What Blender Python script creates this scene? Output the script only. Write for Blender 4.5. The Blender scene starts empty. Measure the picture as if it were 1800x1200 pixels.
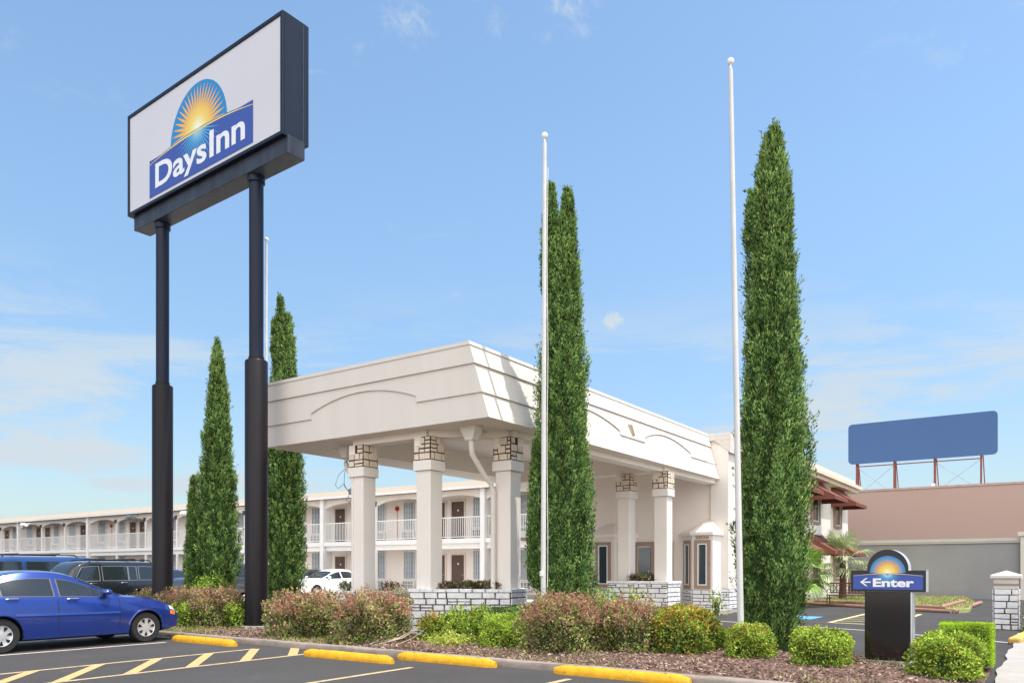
import bpy, bmesh, math, random
import numpy as np
from mathutils import Vector, Matrix
R = math.radians
random.seed(7); rng = np.random.default_rng(7)
sc = bpy.context.scene
COL = sc.collection

# ------------------------------------------------------------------ camera
# world axes: +X runs along the front of the canopy, +Y runs back towards the rooms
cam_d = bpy.data.cameras.new('camera'); cam = bpy.data.objects.new('camera', cam_d); COL.objects.link(cam)
cam.location = (0, 0, 1.45); cam.rotation_euler = (R(90), 0, math.atan2(.57, .8217))
cam_d.sensor_width = 36; cam_d.lens = 27.4; cam_d.shift_y = .2222; cam_d.clip_end = 3000; cam_d.clip_start = .1
sc.camera = cam
# ------------------------------------------------------------------ sun, sky, exposure
SUN = Vector((1.38, .22, 4.12)).normalized()
sl = bpy.data.lights.new('sun', 'SUN'); so = bpy.data.objects.new('sun', sl); COL.objects.link(so)
sl.energy = 3.0; sl.angle = R(.5); sl.color = (1, .95, .88)
so.rotation_euler = SUN.to_track_quat('Z', 'Y').to_euler(); so.location = (0, 0, 60)
sc.view_settings.view_transform = 'Standard'; sc.view_settings.look = 'None'
sc.view_settings.exposure = .80; sc.view_settings.gamma = 1
w = bpy.data.worlds.new('World'); sc.world = w; w.use_nodes = True
nt = w.node_tree; N = nt.nodes; L = nt.links; N.clear()
def wn(t, **k):
    n = N.new(t)
    for a, b in k.items(): setattr(n, a, b)
    return n
def wmath(op, a, b=None, c=None, clamp=False):
    n = wn('ShaderNodeMath', operation=op); n.use_clamp = clamp
    for i, v in enumerate((a, b, c)):
        if v is None: continue
        if hasattr(v, 'links'): L.new(v, n.inputs[i])
        else: n.inputs[i].default_value = v
    return n.outputs[0]
def wmapr(v, a, b, c, d):
    n = wn('ShaderNodeMapRange'); n.interpolation_type = 'SMOOTHSTEP'; L.new(v, n.inputs[0])
    for i, x in enumerate((a, b, c, d)): n.inputs[i+1].default_value = x
    return n.outputs[0]
bg = wn('ShaderNodeBackground'); out = wn('ShaderNodeOutputWorld'); L.new(bg.outputs[0], out.inputs[0])
sky = wn('ShaderNodeTexSky', sky_type='NISHITA'); sky.sun_disc = False
sky.sun_elevation = math.asin(SUN.z); sky.sun_rotation = math.atan2(SUN.x, SUN.y)
sky.air_density = 1.15; sky.dust_density = .9; sky.ozone_density = 1.6
bg.inputs[1].default_value = .15
tc = wn('ShaderNodeTexCoord'); sep = wn('ShaderNodeSeparateXYZ'); L.new(tc.outputs['Generated'], sep.inputs[0])
def skydir(px, py):
    X = (px-900)/1370; Z = (1000-py)/1370
    return Vector((.8217*X-.57, .57*X+.8217, Z)).normalized()
def wnoise(scale3, sc_, det=8, rough=.62, off=(0, 0, 0)):
    m = wn('ShaderNodeMapping'); m.inputs['Scale'].default_value = scale3; m.inputs['Location'].default_value = off
    L.new(tc.outputs['Generated'], m.inputs[0])
    n = wn('ShaderNodeTexNoise'); n.inputs['Scale'].default_value = sc_; n.inputs['Detail'].default_value = det
    n.inputs['Roughness'].default_value = rough; n.inputs['Distortion'].default_value = .4; L.new(m.outputs[0], n.inputs[0]); return n.outputs[0]
band = wmath('MULTIPLY', wmapr(sep.outputs[2], .02, .10, .55, 1), wmapr(sep.outputs[2], .17, .36, 1, 0))
lo = wmath('MULTIPLY', wmapr(wnoise((1, 1, 5.5), 3.1, 9, .62, (.3, .1, .2)), .45, .62, 0, 1), band)
hazeb = wmath('MULTIPLY', wmapr(sep.outputs[2], .0, .26, .22, 0), 1.0)
hi = wmath('MULTIPLY', wmapr(wnoise((1.2, 1.2, 3), 6.5, 9, .68, (4, 2, 0)), .6, .8, 0, .4), wmapr(sep.outputs[2], .2, .3, 0, 1))
mask = wmath('MAXIMUM', lo, hi)
mask = wmath('MAXIMUM', mask, hazeb)
fine = wnoise((1.6, .7, 1.2), 42, 10, .78, (1, 5, 2))
for (px, py, rx, rz, amt) in [(1077, 565, .022, .018, 1.0), (712, 36, .05, .03, .55), (872, 42, .016, .035, .6), (1005, 8, .045, .02, .7), (1020, 55, .03, .012, .4), (955, 62, .02, .012, .35), (200, 678, .05, .007, .55),
                              (1500, 655, .05, .011, .5), (1583, 601, .02, .005, .6)]:
    d = skydir(px, py)
    vm = wn('ShaderNodeVectorMath', operation='SUBTRACT'); L.new(tc.outputs['Generated'], vm.inputs[0]); vm.inputs[1].default_value = d
    v2 = wn('ShaderNodeVectorMath', operation='MULTIPLY'); L.new(vm.outputs[0], v2.inputs[0]); v2.inputs[1].default_value = (1/rx, 1/rx, 1/rz)
    v3 = wn('ShaderNodeVectorMath', operation='LENGTH'); L.new(v2.outputs[0], v3.inputs[0])
    fall = wmapr(v3.outputs['Value'], .2, 1.5, 1, 0)
    mk = wmath('MULTIPLY', wmapr(wmath('ADD', wmath('MULTIPLY', fall, .42), fine), .72 if px == 1077 else .79, .96 if px == 1077 else 1.12, 0, amt), fall)
    mask = wmath('MAXIMUM', mask, mk)
mix = wn('ShaderNodeMix', data_type='RGBA'); mix.clamp_result = False
L.new(mask, mix.inputs[0]); 
tint = wn('ShaderNodeMix', data_type='RGBA', blend_type='MULTIPLY'); tint.inputs[0].default_value = 1; tint.inputs[7].default_value = (.80, .87, .865, 1)
L.new(sky.outputs[0], tint.inputs[6])
lowm = wn('ShaderNodeMix', data_type='RGBA'); lowm.inputs[6].default_value = (.66, .68, .74, 1); lowm.inputs[7].default_value = (1.0, 1.0, 1.0, 1); lowm.clamp_result = False
L.new(wmapr(sep.outputs[2], .0, .50, 0, 1), lowm.inputs[0])
tint2 = wn('ShaderNodeMix', data_type='RGBA', blend_type='MULTIPLY'); tint2.inputs[0].default_value = 1; L.new(tint.outputs[2], tint2.inputs[6]); L.new(lowm.outputs[2], tint2.inputs[7])
L.new(tint2.outputs[2], mix.inputs[6]); mix.inputs[7].default_value = (2.52, 2.88, 3.15, 1)
# cloud glow added in the unseen sky behind the viewer to light shaded fronts
fill_glow = wmath('MULTIPLY', wmapr(wmath('ADD', wmath('MULTIPLY', sep.outputs[1], -.82), wmath('MULTIPLY', sep.outputs[0], .57)), .12, .55, 0, 1), wmapr(wnoise((1, 1, 2.2), 2.2, 7, .6, (2, 7, 1)), .36, .56, .25, 1))
mix2 = wn('ShaderNodeMix', data_type='RGBA'); mix2.clamp_result = False; L.new(fill_glow, mix2.inputs[0]); L.new(mix.outputs[2], mix2.inputs[6]); mix2.inputs[7].default_value = (10.5, 10.3, 10.2, 1)
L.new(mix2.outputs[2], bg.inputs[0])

# ------------------------------------------------------------------ helpers
MATS = {}
def M(name, col, rough=.8, var=.12, vs=3., bump=0., bs=60., spec=.35, metal=0., coat=0., attr=0., trans=0., streak=0.):
    if name in MATS: return MATS[name]
    m = bpy.data.materials.new(name); m.use_nodes = True; n = m.node_tree.nodes; l = m.node_tree.links
    p = n['Principled BSDF']; p.inputs['Roughness'].default_value = rough; p.inputs['Metallic'].default_value = metal
    p.inputs['Specular IOR Level'].default_value = spec; p.inputs['Coat Weight'].default_value = coat; p.inputs['Coat Roughness'].default_value = .06
    c = (*col, 1)
    t = n.new('ShaderNodeTexCoord')
    if var > 0 or attr > 0:
        no = n.new('ShaderNodeTexNoise'); no.inputs['Scale'].default_value = vs; no.inputs['Detail'].default_value = 6; no.inputs['Roughness'].default_value = .6
        if streak:
            mp = n.new('ShaderNodeMapping'); mp.inputs['Scale'].default_value = (1, 1, streak); l.new(t.outputs['Object'], mp.inputs[0]); l.new(mp.outputs[0], no.inputs[0])
        else: l.new(t.outputs['Object'], no.inputs[0])
        mr = n.new('ShaderNodeMapRange'); mr.inputs[1].default_value = .3; mr.inputs[2].default_value = .7
        mr.inputs[3].default_value = 1-var; mr.inputs[4].default_value = 1+var; l.new(no.outputs[0], mr.inputs[0])
        fac = mr.outputs[0]
        if attr > 0:
            a = n.new('ShaderNodeAttribute'); a.attribute_name = 'tint'
            ar = n.new('ShaderNodeMapRange'); ar.inputs[3].default_value = 1-attr; ar.inputs[4].default_value = 1+attr; l.new(a.outputs['Fac'], ar.inputs[0])
            mm = n.new('ShaderNodeMath'); mm.operation = 'MULTIPLY'; l.new(fac, mm.inputs[0]); l.new(ar.outputs[0], mm.inputs[1]); fac = mm.outputs[0]
        vm = n.new('ShaderNodeVectorMath'); vm.operation = 'SCALE'; vm.inputs[0].default_value = col; l.new(fac, vm.inputs['Scale'])
        l.new(vm.outputs[0], p.inputs['Base Color']); csrc = vm.outputs[0]
    else:
        p.inputs['Base Color'].default_value = c; csrc = None
    if bump > 0:
        b = n.new('ShaderNodeTexNoise'); b.inputs['Scale'].default_value = bs; b.inputs['Detail'].default_value = 5; l.new(t.outputs['Object'], b.inputs[0])
        bn = n.new('ShaderNodeBump'); bn.inputs['Strength'].default_value = bump; bn.inputs['Distance'].default_value = .02
        l.new(b.outputs[0], bn.inputs['Height']); l.new(bn.outputs[0], p.inputs['Normal'])
    if trans > 0:
        tr = n.new('ShaderNodeBsdfTranslucent'); ms = n.new('ShaderNodeMixShader'); ms.inputs[0].default_value = trans
        if csrc: l.new(csrc, tr.inputs[0])
        l.new(p.outputs[0], ms.inputs[1]); l.new(tr.outputs[0], ms.inputs[2]); l.new(ms.outputs[0], n['Material Output'].inputs[0])
    MATS[name] = m; return m

ROOT = {}
def rootof(o): return ROOT.get(o.name, Vector((0, 0, 0)))
class MB:
    def __init__(s): s.v = []; s.f = []; s.m = []
    def add(s, vs, fs, mi=0):
        k = len(s.v); s.v += [tuple(v) for v in vs]; s.f += [tuple(i+k for i in f) for f in fs]; s.m += [mi]*len(fs); return s
    def box(s, x0, y0, z0, x1, y1, z1, mi=0):
        return s.add([(x0,y0,z0),(x1,y0,z0),(x1,y1,z0),(x0,y1,z0),(x0,y0,z1),(x1,y0,z1),(x1,y1,z1),(x0,y1,z1)],
                     [(0,3,2,1),(4,5,6,7),(0,1,5,4),(1,2,6,5),(2,3,7,6),(3,0,4,7)], mi)
    def obox(s, o, a, b, c, mi=0):   # origin and three edge vectors (right-handed)
        o, a, b, c = map(Vector, (o, a, b, c))
        return s.add([o, o+a, o+a+b, o+b, o+c, o+a+c, o+a+b+c, o+b+c], [(0,3,2,1),(4,5,6,7),(0,1,5,4),(1,2,6,5),(2,3,7,6),(3,0,4,7)], mi)
    def prism(s, pts, ext, mi=0, ms=None):   # planar outline extruded by vector
        n = len(pts); e = Vector(ext); P = [Vector(p) for p in pts]
        nrm = Vector((0, 0, 0))
        for i in range(n): nrm += P[i].cross(P[(i+1) % n])
        if nrm.dot(e) < 0: P.reverse()
        k = len(s.v); s.v += [tuple(p) for p in P]+[tuple(p+e) for p in P]
        s.f.append(tuple(k+i for i in reversed(range(n)))); s.m.append(mi)
        s.f.append(tuple(k+n+i for i in range(n))); s.m.append(mi)
        for i in range(n):
            j = (i+1) % n; s.f.append((k+i, k+j, k+n+j, k+n+i)); s.m.append(mi if ms is None else ms)
        return s
    def tube(s, path, r, n=12, mi=0, cap=True):
        P = [Vector(p) for p in path]; rs = r if isinstance(r, (list, tuple)) else [r]*len(P)
        k = len(s.v)
        for i, p in enumerate(P):
            d = (P[min(i+1, len(P)-1)]-P[max(i-1, 0)]).normalized()
            a = d.orthogonal().normalized() if abs(d.z) < .99 else Vector((1, 0, 0)); 
            if abs(d.z) < .99: a = d.cross(Vector((0, 0, 1))).normalized()
            else: a = (Vector((1,0,0))-d*d.x).normalized()
            b = d.cross(a)
            for q in range(n):
                t = 2*math.pi*q/n; s.v.append(tuple(p+(a*math.cos(t)+b*math.sin(t))*rs[i]))
        for i in range(len(P)-1):
            for q in range(n):
                a0 = k+i*n+q; a1 = k+i*n+(q+1) % n; s.f.append((a0, a1, a1+n, a0+n)); s.m.append(mi)
        if cap:
            s.f.append(tuple(k+q for q in reversed(range(n)))); s.m.append(mi)
            s.f.append(tuple(k+(len(P)-1)*n+q for q in range(n))); s.m.append(mi)
        return s
    def sphere(s, c, r, n=12, mi=0, sz=1.):
        k = len(s.v); c = Vector(c); h = n//2
        for i in range(h+1):
            th = math.pi*i/h
            for q in range(n):
                ph = 2*math.pi*q/n; s.v.append((c.x+r*math.sin(th)*math.cos(ph), c.y+r*math.sin(th)*math.sin(ph), c.z+r*sz*math.cos(th)))
        for i in range(h):
            for q in range(n):
                a = k+i*n+q; b = k+i*n+(q+1) % n; s.f.append((a, a+n, b+n, b)); s.m.append(mi)
        return s
    def build(s, name, mats, parent=None, origin=None, bev=0, smooth=False, sharp=35):
        off = rootof(parent) if parent else Vector(origin or (0, 0, 0))
        me = bpy.data.meshes.new(name); me.from_pydata([(x-off.x, y-off.y, z-off.z) for x, y, z in s.v], [], s.f)
        for m in (mats if isinstance(mats, (list, tuple)) else [mats]): me.materials.append(m)
        me.polygons.foreach_set('material_index', s.m)
        if smooth: me.polygons.foreach_set('use_smooth', [True]*len(s.f)); me.set_sharp_from_angle(angle=R(sharp))
        me.update(); o = bpy.data.objects.new(name, me); COL.objects.link(o)
        if parent: o.parent = parent; ROOT[o.name] = off
        else: o.location = off; ROOT[o.name] = off
        if bev:
            b = o.modifiers.new('edge', 'BEVEL'); b.width = bev; b.segments = 2; b.limit_method = 'ANGLE'; b.angle_limit = R(40)
        return o
def tag(o, label=None, cat=None, group=None, kind=None):
    if label: o['label'] = label
    if cat: o['category'] = cat
    if group: o['group'] = group
    if kind: o['kind'] = kind
    return o
def thing(name, label, cat, loc=(0, 0, 0), group=None, rz=0):
    o = bpy.data.objects.new(name, None); COL.objects.link(o); o.location = loc; o.empty_display_size = .3
    o.rotation_euler = (0, 0, rz); ROOT[o.name] = Vector(loc); return tag(o, label, cat, group)
def localthing(name, label, cat, group=None):   # parts are built round the origin, moved afterwards
    return thing(name, label, cat, (0, 0, 0), group)
def copytree(o, parent=None):
    c = o.copy(); COL.objects.link(c); c.parent = parent
    for ch in list(o.children): copytree(ch, c)
    return c
def npobj(name, V, F, mi, mats, parent=None, origin=None, tint=None):
    off = rootof(parent) if parent else Vector(origin or (0, 0, 0))
    V = np.asarray(V, float)-np.array(off); F = np.asarray(F, np.int32); k = F.shape[1]
    me = bpy.data.meshes.new(name); me.vertices.add(len(V)); me.vertices.foreach_set('co', V.ravel())
    me.loops.add(F.size); me.loops.foreach_set('vertex_index', F.ravel()); me.polygons.add(len(F))
    me.polygons.foreach_set('loop_start', np.arange(len(F))*k)
    for m in mats: me.materials.append(m)
    me.polygons.foreach_set('material_index', np.asarray(mi, np.int32))
    if tint is not None:
        a = me.attributes.new('tint', 'FLOAT', 'FACE'); a.data.foreach_set('value', np.asarray(tint, np.float32))
    me.update(); me.validate(); o = bpy.data.objects.new(name, me); COL.objects.link(o)
    if parent: o.parent = parent; ROOT[o.name] = off
    else: o.location = off; ROOT[o.name] = off
    return o
def unit(a): return a/np.maximum(np.linalg.norm(a, axis=-1, keepdims=True), 1e-9)
def leaves(P, D, ln, wd):      # diamond leaves: P base points, D directions
    n = len(P); D = unit(D); S = unit(np.cross(D, rng.normal(size=(n, 3)))); ln = np.broadcast_to(ln, n)[:, None]; wd = np.broadcast_to(wd, n)[:, None]
    nn = np.cross(D, S)
    V = np.stack([P, P+D*ln*.45+S*wd*.5+nn*ln*.06, P+D*ln, P+D*ln*.45-S*wd*.5+nn*ln*.06], 1).reshape(-1, 3)
    return V, np.arange(4*n).reshape(n, 4)
# ------------------------------------------------------------------ materials
stucco = M('cream_stucco', (.74, .66, .585), .9, .035, .8, .12, 90)
stucco_w = M('white_painted_stucco', (.665, .61, .55), .85, .035, 1.6, .10, 80, streak=.12)
trimw = M('white_trim_paint', (.74, .725, .70), .7, .04, 2)
ceilm = M('soffit_paint', (.87, .79, .70), .9, .03, 1)
stone = M('white_painted_stone', (.74, .74, .74), .85, .13, 7, .7, 26)
stonet = M('tan_painted_stone', (.74, .63, .50), .85, .12, 7, .7, 26)
mortar = M('dark_mortar', (.075, .045, .035), .95, .2, 20)
brown = M('brown_frame_paint', (.34, .235, .18), .75, .06, 4)
doorm = M('brown_door_paint', (.115, .07, .055), .6, .08, 2)
darkm = M('dark_bronze_metal', (.05, .04, .038), .5, .1, 5)
glass = M('dark_window_glass', (.035, .05, .06), .04, 0, spec=.9)
steel = M('navy_black_sign_paint', (.010, .016, .030), .45, .3, 1.2, .0, 20, .25, streak=.15)
beamm = M('weathered_sign_beam_paint', (.032, .038, .055), .45, .5, 3, 0, streak=.25)
white = M('gloss_white_paint', (.80, .79, .78), .35, .05, 3)
asphalt = M('sealed_asphalt', (.064, .061, .0595), .88, .13, .5, .3, 240, .15)
concrete = M('kerb_concrete', (.27, .225, .19), .9, .18, 5, .35, 60)
walkc = M('sidewalk_concrete', (.37, .34, .31), .9, .1, 3, .25, 70)
yel = M('yellow_wheel_stop_paint', (.68, .345, .012), .6, .16, 9, .5, 45)
def curtain_mat():
    m = M('curtained_window_glass', (.3, .34, .36), .12, 0, spec=.7); n = m.node_tree.nodes; l = m.node_tree.links
    t = n.new('ShaderNodeTexCoord'); wv = n.new('ShaderNodeTexWave'); wv.inputs['Scale'].default_value = 2.6; wv.inputs['Distortion'].default_value = 1.2
    mp = n.new('ShaderNodeMapping'); mp.inputs['Scale'].default_value = (1, 1, .08); l.new(t.outputs['Object'], mp.inputs[0]); l.new(mp.outputs[0], wv.inputs[0])
    cr = n.new('ShaderNodeValToRGB'); cr.color_ramp.elements[0].color = (.22, .26, .29, 1); cr.color_ramp.elements[1].color = (.62, .66, .68, 1)
    cr.color_ramp.elements[0].position = .25
    l.new(wv.outputs['Fac'], cr.inputs[0]); l.new(cr.outputs[0], n['Principled BSDF'].inputs['Base Color']); return m
curt = curtain_mat()

def wear(m, sc_, lo, hi, f):
    n = m.node_tree.nodes; l = m.node_tree.links; p = n['Principled BSDF']; src = p.inputs['Base Color'].links[0].from_socket
    t = n.new('ShaderNodeTexCoord'); a = n.new('ShaderNodeTexNoise'); a.inputs['Scale'].default_value = sc_; a.inputs['Detail'].default_value = 10; a.inputs['Roughness'].default_value = .75; l.new(t.outputs['Object'], a.inputs[0])
    r = n.new('ShaderNodeMapRange'); r.inputs[1].default_value = lo; r.inputs[2].default_value = hi; r.inputs[3].default_value = 1; r.inputs[4].default_value = f; l.new(a.outputs[0], r.inputs[0])
    v = n.new('ShaderNodeVectorMath'); v.operation = 'SCALE'; l.new(src, v.inputs[0]); l.new(r.outputs[0], v.inputs['Scale']); l.new(v.outputs[0], p.inputs['Base Color'])
wear(asphalt, 1.7, .55, .75, 1.35); wear(asphalt, 38, .5, .8, 1.5)
wear(yel, 7, .58, .66, .45)
# ================================================================== SETTING
def sheet(name, pts, z, m, kind='structure'):
    mb = MB(); mb.add([(x, y, z) for x, y in pts], [tuple(range(len(pts)))]); return tag(mb.build(name, m), kind=kind)
earth = M('dry_earth', (.20, .17, .13), .95, .2, .4, .3, 20)
sheet('ground', [(-900, -300), (900, -300), (900, 1200), (-900, 1200)], -.012, earth)
sheet('parking_lot', [(-110, -12), (14, -12), (14, 70), (-110, 70)], 0, asphalt)
# sidewalk at the right with an uneven edge
pts = [(1.5, 3), (1.5, 26)]
ys = np.linspace(20.7, 3, 120)
pts = [(2.6, 3), (2.6, 20.7)]+[(-.62+.025*math.sin(y*2.3)+.012*math.sin(y*5.7), y) for y in ys]
mb = MB(); mb.prism([(x, y, -.01) for x, y in pts], (0, 0, .045)); tag(mb.build('sidewalk', walkc), kind='structure')
drive = M('pale_concrete_drive', (.64, .58, .51), .9, .08, 1.2, .2, 60)
sheet('driveway', [(-48, 16.9), (-9.3, 16.9), (-9.3, 24.0), (-16.3, 24.0), (-16.3, 31.6), (-48, 31.6)], .005, drive)
# painted markings
py = M('faded_yellow_line_paint', (.48, .36, .21), .8, .2, 12)
pw = M('faded_white_line_paint', (.55, .50, .47), .8, .2, 12)
pb = M('blue_accessible_paint', (.09, .34, .62), .8, .12, 6)
def line(mb, p, q, w):
    p = Vector((*p, .004)); q = Vector((*q, .004)); d = (q-p).normalized(); s_ = Vector((-d.y, d.x, 0))*w/2
    mb.add([p-s_, q-s_, q+s_, p+s_], [(0, 1, 2, 3)])
mb = MB()
for x, y1 in ((-11.95, 9.0), (-10.5, 8.95), (-7.78, 8.62), (-5.25, 8.9)): line(mb, (x, 2.), (x, y1), .10)
o = mb.build('parking_lines', py); tag(o, kind='structure'); wear(py, 9, .54, .66, .35)
mb = MB()
for k in range(-3, 4):
    y = 6.85+k*.94; a = (-10.46, y-.08); b = (-11.99, y+1.2)
    mb.add([(-10.55, y-.13, .0045), (-10.55, y+.08, .0045), (-11.9, y+1.28, .0045), (-11.9, y+1.07, .0045)], [(0, 1, 2, 3)])
tag(mb.build('hatched_markings', M('yellow_hatch_paint', (.50, .345, .15), .8, .2, 12)), kind='structure')
mb = MB(); line(mb, (-14.62, 3), (-14.47, 8.8), .10); line(mb, (-17.3, 3), (-17.2, 9), .1)
for a, b in (((-9.5, 21.55), (-7.94, 21.3)), ((-7.94, 21.3), (-3.68, 20.0)), ((-3.68, 20.0), (-.62, 18.2))): line(mb, a, b, .12)
tag(mb.build('white_lane_lines', pw), kind='structure')
mb = MB(); line(mb, (-5.0, 22.4), (-5.0, 28.6), .12); line(mb, (-3.5, 22.2), (-3.5, 28.2), .12); line(mb, (-5.06, 22.4), (-3.44, 22.15), .14)
for k in range(5): line(mb, (-4.95, 23.2+k*1.05), (-3.55, 23.9+k*1.05), .12)
tag(mb.build('access_aisle_markings', M('pale_yellow_paint', (.62, .52, .25), .8, .2, 12)), kind='structure')
mb = MB(); mb.add([(-7.5, 23.5, .004), (-5.75, 23.5, .004), (-5.75, 25.0, .004), (-7.5, 25.0, .004)], [(0, 1, 2, 3)])
tag(mb.build('accessible_bay_marking', pb), kind='structure')

# planting island: kerb, soil, mulch chips
isl = [(-23, 9.60), (-5.6, 9.48), (-.68, 9.33), (-.70, 10.3), (-.72, 13.55), (-3.2, 14.1), (-5.6, 14.05), (-7.4, 14.6), (-9.0, 15.6), (-12.4, 16.2), (-14.6, 14.6), (-17.0, 15.3), (-22.5, 16.5)]
def offset_poly(P, d):
    n = len(P); out_ = []
    for i in range(n):
        a = Vector((*P[i-1], 0)); b = Vector((*P[i], 0)); c = Vector((*P[(i+1) % n], 0))
        e1 = (b-a).normalized(); e2 = (c-b).normalized(); n1 = Vector((-e1.y, e1.x, 0)); n2 = Vector((-e2.y, e2.x, 0))
        m_ = (n1+n2); m_ = m_/max(.5, m_.length_squared)*2; out_.append((b.x+m_.x*d/1, b.y+m_.y*d/1))
    return out_
inn = isl
kb = MB(); n_k = 120; prof_k = [(-.03, -.01), (-.03, .075), (-.015, .105), (.01, .112), (.085, .112), (.10, .09), (.10, -.01)]
for i in range(n_k+1):
    x = -23+22.3*i/n_k; y = 9.60-.12*min(1, (x+23)/17.4)-.15*max(0, (x+5.6)/4.9)
    for (dy_, z_) in prof_k: kb.v.append((x, y+dy_+random.uniform(-.004, .004), z_+(random.uniform(-.004, .004) if z_ > .05 else 0)))
for i in range(n_k):
    for j in range(6): a = i*7+j; kb.f.append((a, a+7, a+8, a+1)); kb.m.append(0)
kb.f.append(tuple(range(6, -1, -1))); kb.m.append(0); kb.f.append(tuple(n_k*7+j for j in range(7))); kb.m.append(0)
tag(kb.build('kerb', concrete, smooth=True, sharp=50), kind='structure')
soil = M('brown_bark_soil', (.155, .095, .072), .95, .35, 14, .9, 60)
def inside(x, y, P):
    c = False; n = len(P)
    for i in range(n):
        x1, y1 = P[i]; x2, y2 = P[i-1]
        if (y1 > y) != (y2 > y) and x < (x2-x1)*(y-y1)/(y2-y1)+x1: c = not c
    return c
def mound(x, y): return (.085 if y < 12.5 else max(.02, .085-(y-12.5)*.045))*(1 if x < -1.4 else max(.3, (-.7-x)/.7))+.035*math.sin(x*1.3+y)*math.sin(y*1.1)
mb = MB(); gx = np.arange(-23.2, -.4, .25); gy = np.arange(9.2, 16.8, .25); idx = {}
for i, x in enumerate(gx):
    for j, y in enumerate(gy):
        if inside(x, y, inn): idx[i, j] = len(mb.v); mb.v.append((x, y, mound(x, y)))
for (i, j) in list(idx):
    q = [(i, j), (i+1, j), (i+1, j+1), (i, j+1)]
    if all(a in idx for a in q): mb.f.append(tuple(idx[a] for a in q)); mb.m.append(0)
tag(mb.build('planting_bed', soil, smooth=True), kind='structure')
sheet('planting_bed_base', inn, .008, soil)
nC = 42000; cx = rng.uniform(-23, -.8, nC*2); cy = 9.6+rng.uniform(0, 1, nC*2)**1.5*5.5
ok = np.array([inside(x, y, inn) for x, y in zip(cx, cy)]); cx = cx[ok][:nC]; cy = cy[ok][:nC]
cz = np.array([mound(x, y) for x, y in zip(cx, cy)])+.003+rng.uniform(.0, .02, len(cx))
a = rng.uniform(0, 6.28, len(cx)); D = np.stack([np.cos(a), np.sin(a), rng.normal(0, .3, len(cx))], 1)
V, F = leaves(np.stack([cx, cy, cz], 1), D, rng.uniform(.03, .085, len(cx)), rng.uniform(.012, .03, len(cx)))
bark = M('bark_chips', (.20, .125, .098), .9, .2, 8, attr=.65); bark2 = M('pale_bark_chips', (.38, .28, .22), .9, .2, 8, attr=.4)
tag(npobj('bark_mulch', V, F, (rng.random(len(F)) < .25).astype(int), [bark, bark2], tint=rng.random(len(F))), kind='stuff', label='brown bark mulch chips covering the planting bed', cat='mulch')
# weeds and dry grass along the kerb
wx, wy = [], []
for (x0, x1, y0, y1, n_) in ((-17, -11, 9.75, 10.6, 2600), (-22, -15, 9.8, 13, 3500), (-11, -1.5, 9.6, 10.2, 700), (-3.2, -1.4, 12.1, 12.5, 260), (-8.6, -4, 10, 11.3, 350)):
    wx.append(rng.uniform(x0, x1, n_)); wy.append(rng.uniform(y0, y1, n_))
wx = np.concatenate(wx); wy = np.concatenate(wy); n_ = len(wx)
V, F = leaves(np.stack([wx, wy, np.full(n_, .07)], 1), np.stack([rng.normal(0, .6, n_), rng.normal(0, .6, n_), np.ones(n_)], 1), rng.uniform(.04, .11, n_), .012)
tag(npobj('grass', V, F, (rng.random(n_) < .5).astype(int), [M('weed_green', (.16, .22, .05), .7, .2, 6, attr=.4), M('dry_grass', (.42, .35, .17), .8, .2, 6, attr=.3)], tint=rng.random(n_)), kind='stuff', label='short dry grass and weeds along the kerb', cat='grass')

# ================================================================== stonework
def ashlar(mb, o, ax, up, nrm, Lg, H, rh=.13, seed=1, mi=1, mm=0, depth=.025, shape=None, wr=(.14, .42)):
    rd = random.Random(seed); o, ax, up, nrm = Vector(o), Vector(ax), Vector(up), Vector(nrm)
    z = 0
    rows = max(1, round(H/rh)); hs = [rd.uniform(.8, 1.2) for _ in range(rows)]; sm = sum(hs); hs = [h*H/sm for h in hs]
    g = .019
    for h in hs:
        x = 0
        while x < Lg-1e-4:
            wd = rd.uniform(*wr)
            if Lg-x-wd < wr[0]*.6: wd = Lg-x
            split = h > .12 and wd < .3 and rd.random() < .22
            parts = [(z, h)] if not split else [(z, h*.48), (z+h*.5, h*.5)]
            for (zz, hh) in parts:
                if shape and not shape(x+wd/2, zz+hh/2): continue
                j = lambda: rd.uniform(-.004, .004)
                a0 = o+ax*(x+g/2+j())+up*(zz+g/2+j()); a1 = o+ax*(x+wd-g/2+j())+up*(zz+g/2+j()); a2 = o+ax*(x+wd-g/2+j())+up*(zz+hh-g/2+j()); a3 = o+ax*(x+g/2+j())+up*(zz+hh-g/2+j())
                dd = depth*rd.uniform(.7, 1.2); c = (a0+a1+a2+a3)/4; ins = .009
                fr = [a+(c-a).normalized()*ins*1.3+nrm*dd for a in (a0, a1, a2, a3)]
                k = len(mb.v); mb.v += [tuple(a-nrm*.004) for a in (a0, a1, a2, a3)]+[tuple(a) for a in fr]
                fs = [(4, 5, 6, 7), (0, 1, 5, 4), (1, 2, 6, 5), (2, 3, 7, 6), (3, 0, 4, 7)]
                if ax.cross(up).dot(nrm) < 0: fs = [f[::-1] for f in fs]
                for f in fs: mb.f.append(tuple(k+i for i in f)); mb.m.append(mi)
            x += wd
        z += h
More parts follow.
